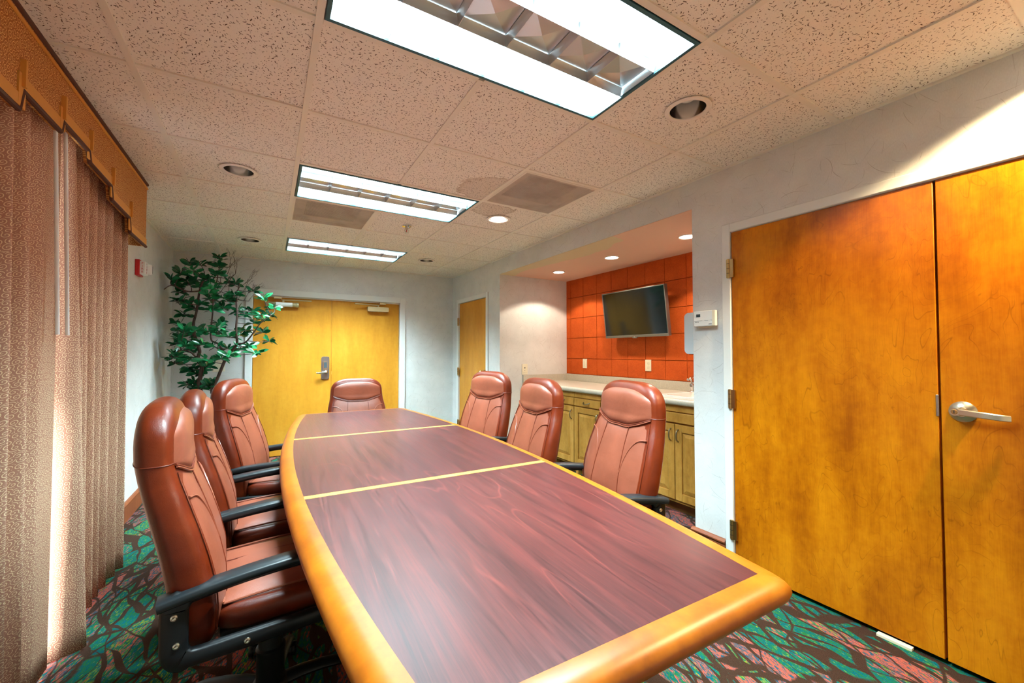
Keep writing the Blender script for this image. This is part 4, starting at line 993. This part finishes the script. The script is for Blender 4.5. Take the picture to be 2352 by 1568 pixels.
sk = thing('sink', 'white drop-in sink in the cream countertop', 'sink', ((SX0 + SX1) / 2, (SYA + SYB) / 2, CT))
def srect(hx, hy, z, n=6.0, k=40): return [(hx * math.copysign(abs(math.cos(a)) ** (2 / n), math.cos(a)), hy * math.copysign(abs(math.sin(a)) ** (2 / n), math.sin(a)), z) for a in [2 * PI * j / k for j in range(k)]]
hx, hy = (SX1 - SX0) / 2 - 0.001, (SYB - SYA) / 2 - 0.001
MB().rings([srect(hx + 0.03, hy + 0.03, 0.0), srect(hx + 0.028, hy + 0.028, 0.012), srect(hx + 0.01, hy + 0.01, 0.016), srect(hx - 0.012, hy - 0.012, 0.010), srect(hx - 0.02, hy - 0.02, -0.01), srect(hx - 0.03, hy - 0.03, -0.035), srect(hx - 0.07, hy - 0.07, -0.047), srect(0.03, 0.03, -0.0485)], False, True).build('basin', 'sink_white', sk, True, ang=50)
MB().lathe([(0.0, -0.0475), (0.026, -0.047), (0.028, -0.0465)], 24, cap0=False, cap1=False).build('drain', 'chrome', sk, True)
fc = thing('faucet', 'small chrome two-handle faucet behind the sink', 'faucet', (3.165, 0.80, CT))
MB().box(-0.025, 0.025, -0.11, 0.11, 0.0, 0.014).build('base_plate', 'chrome', fc, bevel=0.005)
MB().tube(bez([(0, 0, 0.01), (0, 0, 0.10), (-0.02, 0, 0.145), (-0.08, 0, 0.155), (-0.13, 0, 0.135), (-0.135, 0, 0.115)], 6), 0.011, 12).build('spout', 'chrome', fc, True)
for s in (-1, 1):
    MB().lathe([(0.020, 0.012), (0.018, 0.05), (0.020, 0.07), (0.014, 0.082), (0.0, 0.084)], 20, (0, s * 0.08, 0), cap1=False).build('handle_stem', 'chrome', fc, True)
    MB().tube([(0, s * 0.075, 0.112), (0, s * 0.125, 0.118)], 0.010, 12).build('handle', 'chrome', fc, True)
    MB().tube([(0, s * 0.08, 0.08), (0, s * 0.08, 0.114)], 0.008, 10).build('handle_neck', 'chrome', fc, True)

# television, tilted forward on a bracket
tv = thing('television', 'flat black television with silver bezel tilted on the red panelled wall', 'television', (AX - 0.085, 1.556, 1.437))
tilt = Matrix.Rotation(rad(-7), 4, 'Y')
def tvp(name, m, mat, par, **k):
    o = m.build(name, mat, par, **k); o.data.transform(tilt); return o
tw_, th_ = 0.428, 0.502
scn = tvp('screen', MB().box(-0.018, -0.012, -tw_ + 0.010, tw_ - 0.010, 0.024, th_ - 0.010), 'screen', tv)
m = MB().box(-0.022, 0.02, -tw_, -tw_ + 0.011, 0.0, th_).box(-0.022, 0.02, tw_ - 0.011, tw_, 0.0, th_).box(-0.022, 0.02, -tw_ + 0.011, tw_ - 0.011, th_ - 0.011, th_).box(-0.022, 0.02, -tw_ + 0.011, tw_ - 0.011, 0.0, 0.025)
tvp('bezel', m, 'silver_bezel', tv, bevel=0.002)
tvp('rear_shell', MB().box(0.0, 0.035, -tw_ + 0.03, tw_ - 0.03, 0.03, th_ - 0.04), 'black_plastic', tv, bevel=0.01)
lgb = tvp('logo_tab', MB().prism(rrect(0, 0.002, 0.030, 0.011, 0.009), -0.0245, -0.008, lambda a, b, c: (c, a, b)), 'silver_bezel', tv)
M4 = tilt @ Matrix.Translation((-0.0248, 0, 0.004)) @ Matrix(((0, 0, -1, 0), (-1, 0, 0, 0), (0, 1, 0, 0), (0, 0, 0, 1)))
text_mesh('logo_letters', 'LG', 0.014, 'label_white', lgb, M4)
MB().box(0.045, 0.070, -0.20, 0.20, 0.16, 0.36).build('wall_bracket', 'black_plastic', tv)

# outlets and switches
def plate(name, label, cat, loc, rz, hw, hh, parts, mat='cream_plastic', group=None):
    """local: plate in the y-z plane facing -x"""
    t = thing(name, label, cat, loc, rz, group)
    MB().prism(rrect(0, 0, hw, hh, 0.005, 3), -0.006, 0.0, lambda a, b, c: (c, a, b)).build('cover_plate', mat, t, bevel=0.0015)
    for p in parts:
        if p[0] == 'recept':
            o = MB().prism(rrect(0, p[1], 0.017, 0.015, 0.008, 4), -0.009, -0.005, lambda a, b, c: (c, a, b)).build('receptacle', mat, t)
            for s in (-1, 1): MB().box(-0.0095, -0.0085, s * 0.006 - 0.0012, s * 0.006 + 0.0012, p[1] + 0.000, p[1] + 0.009).build('slot', 'dark_slot', o)
            MB().lathe([(0.003, -0.0095), (0.003, -0.0085)], 10, (0, 0, p[1] - 0.007), 'x').build('slot', 'dark_slot', o)
        if p[0] == 'toggle':
            o = MB().box(-0.014, -0.005, p[1] - 0.0045, p[1] + 0.0045, p[2] - 0.004, p[2] + 0.010).build('toggle', mat, t, bevel=0.001)
        if p[0] == 'rocker':
            MB().box(-0.009, -0.005, -0.016, 0.016, -0.033, 0.033).build('rocker', mat, t, bevel=0.002)
        if p[0] == 'hole':
            MB().lathe([(p[3], -0.0068), (p[3], -0.005)], 16, (0, p[1], p[2]), 'x').build('jack', 'dark_slot', t, True)
    return t
px_ = AX - 0.001
plate('wall_switch', 'cream wall switch on the red panels near the recess corner', 'switch', (px_, 2.468, 1.138), 0, 0.038, 0.058, [('rocker',)])
plate('wall_outlet', 'cream duplex outlet on the red panels below the television', 'outlet', (px_, 1.470, 1.140), 0, 0.038, 0.060, [('recept', 0.022), ('recept', -0.022)])
plate('jack_plate', 'cream jack plate on the wallpaper above the side splash', 'outlet', (2.618, AY1 - 0.001, 1.066), rad(90), 0.040, 0.065, [('hole', 0, 0.018, 0.008), ('hole', 0, -0.015, 0.004), ('hole', -0.018, -0.045, 0.003), ('hole', 0, -0.045, 0.003), ('hole', 0.018, -0.045, 0.003)])
plate('light_switch', 'cream double light switch behind the tree branches', 'switch', (-0.62, YB - 0.001, 1.118), rad(90), 0.060, 0.064, [('toggle', -0.024, 0.0), ('toggle', 0.024, 0.0)])

# thermostat
t = thing('thermostat', 'white digital thermostat on the wall beside the wide doors', 'thermostat', (XR - 0.001, 0.1095, 1.488))
bd = MB().box(-0.034, -0.006, -0.073, 0.073, -0.048, 0.050).build('case', 'white_plastic', t, bevel=0.004)
MB().box(-0.008, 0.0, -0.060, 0.060, -0.056, 0.044).build('wall_plate', 'cream_plastic', t, bevel=0.002)
MB().box(-0.0348, -0.033, 0.026, 0.054, 0.012, 0.030).build('display', 'lcd', bd)
MB().box(-0.0345, -0.033, -0.056, 0.068, -0.0135, -0.012).build('door_line', 'dark_slot', bd)
MB().box(-0.0345, -0.033, -0.0735, -0.056, -0.046, 0.048).build('side_cover', 'cream_plastic', bd)
for y in (0.056, 0.042): MB().box(-0.0348, -0.033, y - 0.004, y + 0.004, -0.022, -0.019).build('button', 'dark_slot', bd)
for y in (0.005, -0.036): MB().box(-0.0352, -0.033, y - 0.007, y + 0.007, -0.019, -0.0125).build('slider', 'white_plastic', bd)
MB().box(-0.0345, -0.033, -0.052, -0.032, -0.038, -0.034).build('maker_mark', 'lcd', bd)

# towel dispenser on the recess side, mostly hidden by the wall
t = thing('towel_dispenser', 'white rounded paper towel dispenser on the recess side wall', 'dispenser', (2.43, AY0 + 0.001, 1.265))
MB().prism(rrect(0.061, 0.14, 0.061, 0.14, 0.030), -0.09, 0.09, lambda a, b, c: (c, a, b)).build('cover', 'cool_white_plastic', t, True, ang=40)
MB().box(-0.075, 0.075, 0.02, 0.10, -0.004, 0.003).build('paper_slot', 'dark_slot', t)

# fire alarm strobe on the left wall
t = thing('fire_alarm', 'red and white fire alarm strobe on the wall above the chairs', 'alarm', (XL, 2.86, 1.952))
MB().box(0.0, 0.028, -0.062, 0.062, -0.064, 0.064).build('base_plate', 'red_plastic', t, bevel=0.004)
hd = MB().box(0.026, 0.062, -0.052, 0.040, -0.052, 0.052).build('strobe_housing', 'white_plastic', t, bevel=0.004)
MB().box(0.034, 0.088, 0.030, 0.062, -0.045, 0.045).build('strobe_lens', 'clear_lens', t, bevel=0.012, seg=3)
MB().box(0.089, 0.0895, 0.042, 0.050, -0.030, 0.030).build('flash_tube', 'dark_slot', t)
for i, chh in enumerate('FIRE'):
    M4 = Matrix.Translation((0.044, -0.0528, 0.034 - 0.0225 * i)) @ Matrix(((1, 0, 0, 0), (0, 0, -1, 0), (0, 1, 0, 0), (0, 0, 0, 1)))
    text_mesh('fire_letter', chh, 0.024, 'red_plastic', hd, M4)
    M4 = Matrix.Translation((0.0628, -0.008, 0.034 - 0.0225 * i)) @ Matrix(((0, 0, 1, 0), (1, 0, 0, 0), (0, 1, 0, 0), (0, 0, 0, 1)))
    text_mesh('fire_letter', chh, 0.024, 'red_plastic', hd, M4)

# ================================================================== ARTIFICIAL TREE
camL = Vector(cam.location); Rm = cam.rotation_euler.to_matrix()
def px_to(x, y, Y):
    """point at room depth Y seen at a photo pixel (only a direction; Y comes from the tree's own corner of the room)"""
    d_ = Rm @ Vector(((x - 1176) / 948.02, -(y - 784) / 948.02, -1)); k = (Y - camL.y) / d_.y; return camL + d_ * k
TB = Vector((-0.655, 3.78, 0))
tree = thing('artificial_tree', 'tall artificial tree with glossy green leaves and bare twigs in the corner', 'tree', TB)
rt = random.Random(5)
def c8p(x, y): return (300 + x / 4.356, 540 + y / 4.356)
def TP(x, y, dy=0.0):
    p = px_to(*c8p(x, y), 3.78 + dy) - TB; p.x = max(p.x, XL - TB.x + 0.035); return p
trunkA = [Vector((0, 0, 0.30)), Vector((0.0, 0.01, 0.6)), TP(690, 1530), TP(700, 1400), TP(710, 1310), TP(670, 1240), TP(690, 1150), TP(640, 1000, 0.03), TP(630, 880, 0.05), TP(660, 760, 0.06), TP(690, 560, 0.04), TP(740, 420, 0.0)]
trunkB = [Vector((0.01, 0, 0.30)), Vector((0.06, -0.02, 0.7)), TP(815, 1550, -0.05), TP(870, 1430, -0.06), TP(960, 1220, -0.08), TP(1060, 1090, -0.10), TP(1055, 950, -0.10), TP(1065, 800, -0.08), TP(1060, 640, -0.05), TP(1090, 480, -0.02)]
brC = [TP(960, 1220, -0.08), TP(880, 1090, -0.02), TP(810, 1050, 0.0), TP(805, 930, 0.02), TP(820, 780, 0.05), TP(830, 620, 0.05), TP(870, 420, 0.02), TP(900, 260, 0.0)]
brD = [TP(1060, 1090, -0.10), TP(1150, 1070, -0.16), TP(1240, 960, -0.2), TP(1300, 880, -0.22), TP(1400, 800, -0.22)]
brE = [TP(670, 1240), TP(600, 1170, -0.08), TP(500, 1150, -0.14), TP(400, 1210, -0.18)]
brF = [TP(640, 1000, 0.03), TP(540, 930, -0.05), TP(450, 900, -0.12)]
brG = [TP(690, 560, 0.04), TP(560, 560, -0.04), TP(420, 500, -0.10), TP(300, 540, -0.12)]
skel = []
def limb(P, r0, r1, name='branch', mat='bark'):
    Q = bez(P, 6); n = len(Q); MB().tube(Q, [r0 + (r1 - r0) * i / (n - 1) for i in range(n)], 9).build(name, mat, tree, True); skel.extend(Q)
limb(trunkA, 0.024, 0.008, 'trunk'); limb(trunkB, 0.020, 0.006, 'trunk')
for P, a, b in ((brC, .011, .004), (brD, .009, .004), (brE, .010, .004), (brF, .009, .004), (brG, .009, .004)): limb(P, a, b)
CL = [(265,560),(330,430),(350,650),(400,460),(450,520),(510,360),(580,280),(690,270),(620,350),(560,450),(640,480),(700,500),(760,440),(880,210),(900,300),(860,390),(820,520),(770,580),(480,640),(560,700),(640,730),(710,680),(800,640),(820,740),(900,620),(990,470),(1050,480),(1040,590),(960,720),(1010,660),(1080,760),(1150,800),(1230,760),(1290,790),(1340,840),(1240,560),(1330,630),(1440,720),(1400,800),(520,790),(460,880),(540,930),(410,950),(600,1000),(660,950),(480,1020),(390,1090),(560,1100),(640,1080),(730,1090),(760,970),(850,920),(930,880),(900,970),(960,1010),(1100,990),(1160,950),(1240,880),(1330,970),(1400,1060),(1280,1180),(1200,1100),(1130,1130),(980,1130),(1000,1200),(900,1230),(820,1110),(420,1180),(380,1250),(340,1280),(480,1210),(570,1240),(620,1170),(740,1240),(760,1300),(580,1330),(640,1380),(700,1360),(640,1460),(760,1480),(820,1480),(720,1530),(620,1530),(560,1480)]
def leaf_mesh(L, W, curl):
    rows = []
    for i in range(6):
        t_ = i / 5; wd = W * (math.sin(PI * min(1, t_ ** 1.25 * 0.93 + 0.03)) ** 0.8); z = curl * t_ * t_
        rows.append([(L * t_, -wd, z + 0.18 * wd), (L * t_, 0, z - 0.10 * wd), (L * t_, wd, z + 0.18 * wd)])
    me = MB().grid(rows).mesh('leaf'); me.materials.append(M['leaf'])
    for p in me.polygons: p.use_smooth = True
    return me
LM = [leaf_mesh(0.088, 0.0200, -0.014), leaf_mesh(0.076, 0.0185, -0.006), leaf_mesh(0.096, 0.0215, -0.024)]
mats = []; twigs = MB()
for i, (cx_, cy_) in enumerate(CL):
    dep = rt.uniform(-0.30, 0.22) if cy_ < 1300 else rt.uniform(-0.12, 0.10)
    if cx_ < 480: dep = rt.uniform(-0.12, 0.20)
    c = TP(cx_, cy_, dep)
    c.x = max(c.x, XL - TB.x + 0.085)
    # the twig leaves the closest limb point that lies lower than the cluster
    b = min(skel, key=lambda q: (q - c).length + (0.15 if q.z > c.z else 0))
    mid = (b + c) / 2 + Vector((rt.uniform(-.02, .02), rt.uniform(-.02, .02), -0.01))
    twigs.tube(bez([b, mid, c], 4), [0.0042] * 4 + [0.0032] * 4 + [0.002], 6)
    ax = (c - mid).normalized() if (c - mid).length > 1e-4 else Vector((0, 0, 1))
    nl = rt.randint(12, 15)
    for k in range(nl):
        a = 2 * PI * k / nl * 1.62 + rt.uniform(-0.4, 0.4); lift = rt.uniform(-0.35, 0.85)
        dirv = Vector((math.cos(a) * math.cos(lift), math.sin(a) * math.cos(lift), math.sin(lift))) + ax * 0.35
        dirv.normalize(); upv = Vector((rt.uniform(-1, 1), rt.uniform(-1.1, .5), rt.uniform(0.1, 1))); sdv = upv.cross(dirv).normalized(); upv = dirv.cross(sdv)
        base = c - ax * rt.uniform(0.0, 0.05) + dirv * 0.008; s_ = rt.uniform(0.8, 1.15)
        m4 = Matrix(((dirv.x, sdv.x, upv.x, base.x), (dirv.y, sdv.y, upv.y, base.y), (dirv.z, sdv.z, upv.z, base.z), (0, 0, 0, 1))) @ Matrix.Scale(s_, 4)
        tip = m4 @ Vector((0.115, 0, 0))
        if tip.x + TB.x < XL + 0.012 or tip.y + TB.y > YB - 0.012: continue
        mats.append((m4, rt.randrange(3)))
to = twigs.build('twigs', 'twig', tree, True); to['kind'] = 'stuff'
mats.sort(key=lambda e: (e[0].translation + TB - camL).length)
for m4, k in mats[:300]:
    o = bpy.data.objects.new('leaf', LM[k]); col.objects.link(o); o.parent = tree; o.matrix_local = m4
rest = MB()
for m4, k in mats[300:]:
    i = len(rest.v); rest.v += [tuple(m4 @ v.co) for v in LM[k].vertices]; rest.f += [tuple(i + j for j in p.vertices) for p in LM[k].polygons]
ro = rest.build('foliage', 'leaf', tree, True, ang=180); ro['kind'] = 'stuff'
bare = MB()
def fork(p, d_, L, r, lvl):
    q = p + d_ * L; mid = (p + q) / 2 + Vector((rt.uniform(-1, 1), rt.uniform(-1, 1), rt.uniform(-1, 1))) * L * 0.08
    bare.tube([p, mid, q], [r, r * 0.85, r * 0.6], 5)
    if lvl > 0:
        for _ in range(rt.choice((2, 2, 3))):
            nd = (d_ + Vector((rt.uniform(-.7, .7), rt.uniform(-.6, .4), rt.uniform(-.35, .6)))).normalized(); fork(q, nd, L * rt.uniform(0.55, 0.85), r * 0.65, lvl - 1)
for (x, y, dx, dz, L) in ((900, 480, 0.1, 1, 0.10), (980, 470, 0.5, 0.8, 0.11), (940, 430, 0.35, 0.9, 0.12), (1090, 620, 0.4, 0.8, 0.10), (1060, 560, 0.6, 0.7, 0.11), (1130, 660, 0.35, 0.8, 0.10), (820, 420, -0.1, 1, 0.09), (860, 600, 0.5, 0.7, 0.11), (960, 600, 0.2, 0.9, 0.10), (1180, 660, 0.4, 0.7, 0.08)):
    p = TP(x, y, rt.uniform(-0.1, 0.1)); b = min(skel, key=lambda q: (q - p).length); bare.tube([b, p], [0.004, 0.0035], 6)
    fork(p, Vector((dx, rt.uniform(-.2, .2), dz)).normalized(), L, 0.0034, 3)
bo = bare.build('bare_twigs', 'twig', tree, True); bo['kind'] = 'stuff'
MB().lathe([(0.11, 0.0), (0.14, 0.02), (0.165, 0.28), (0.175, 0.285), (0.175, 0.31), (0.155, 0.31), (0.15, 0.28)], 32, cap1=False).build('pot', 'pot', tree, True, ang=40)
MB().lathe([(0.0, 0.285), (0.152, 0.280)], 32, cap0=False, cap1=False).build('soil', 'soil', tree, True)
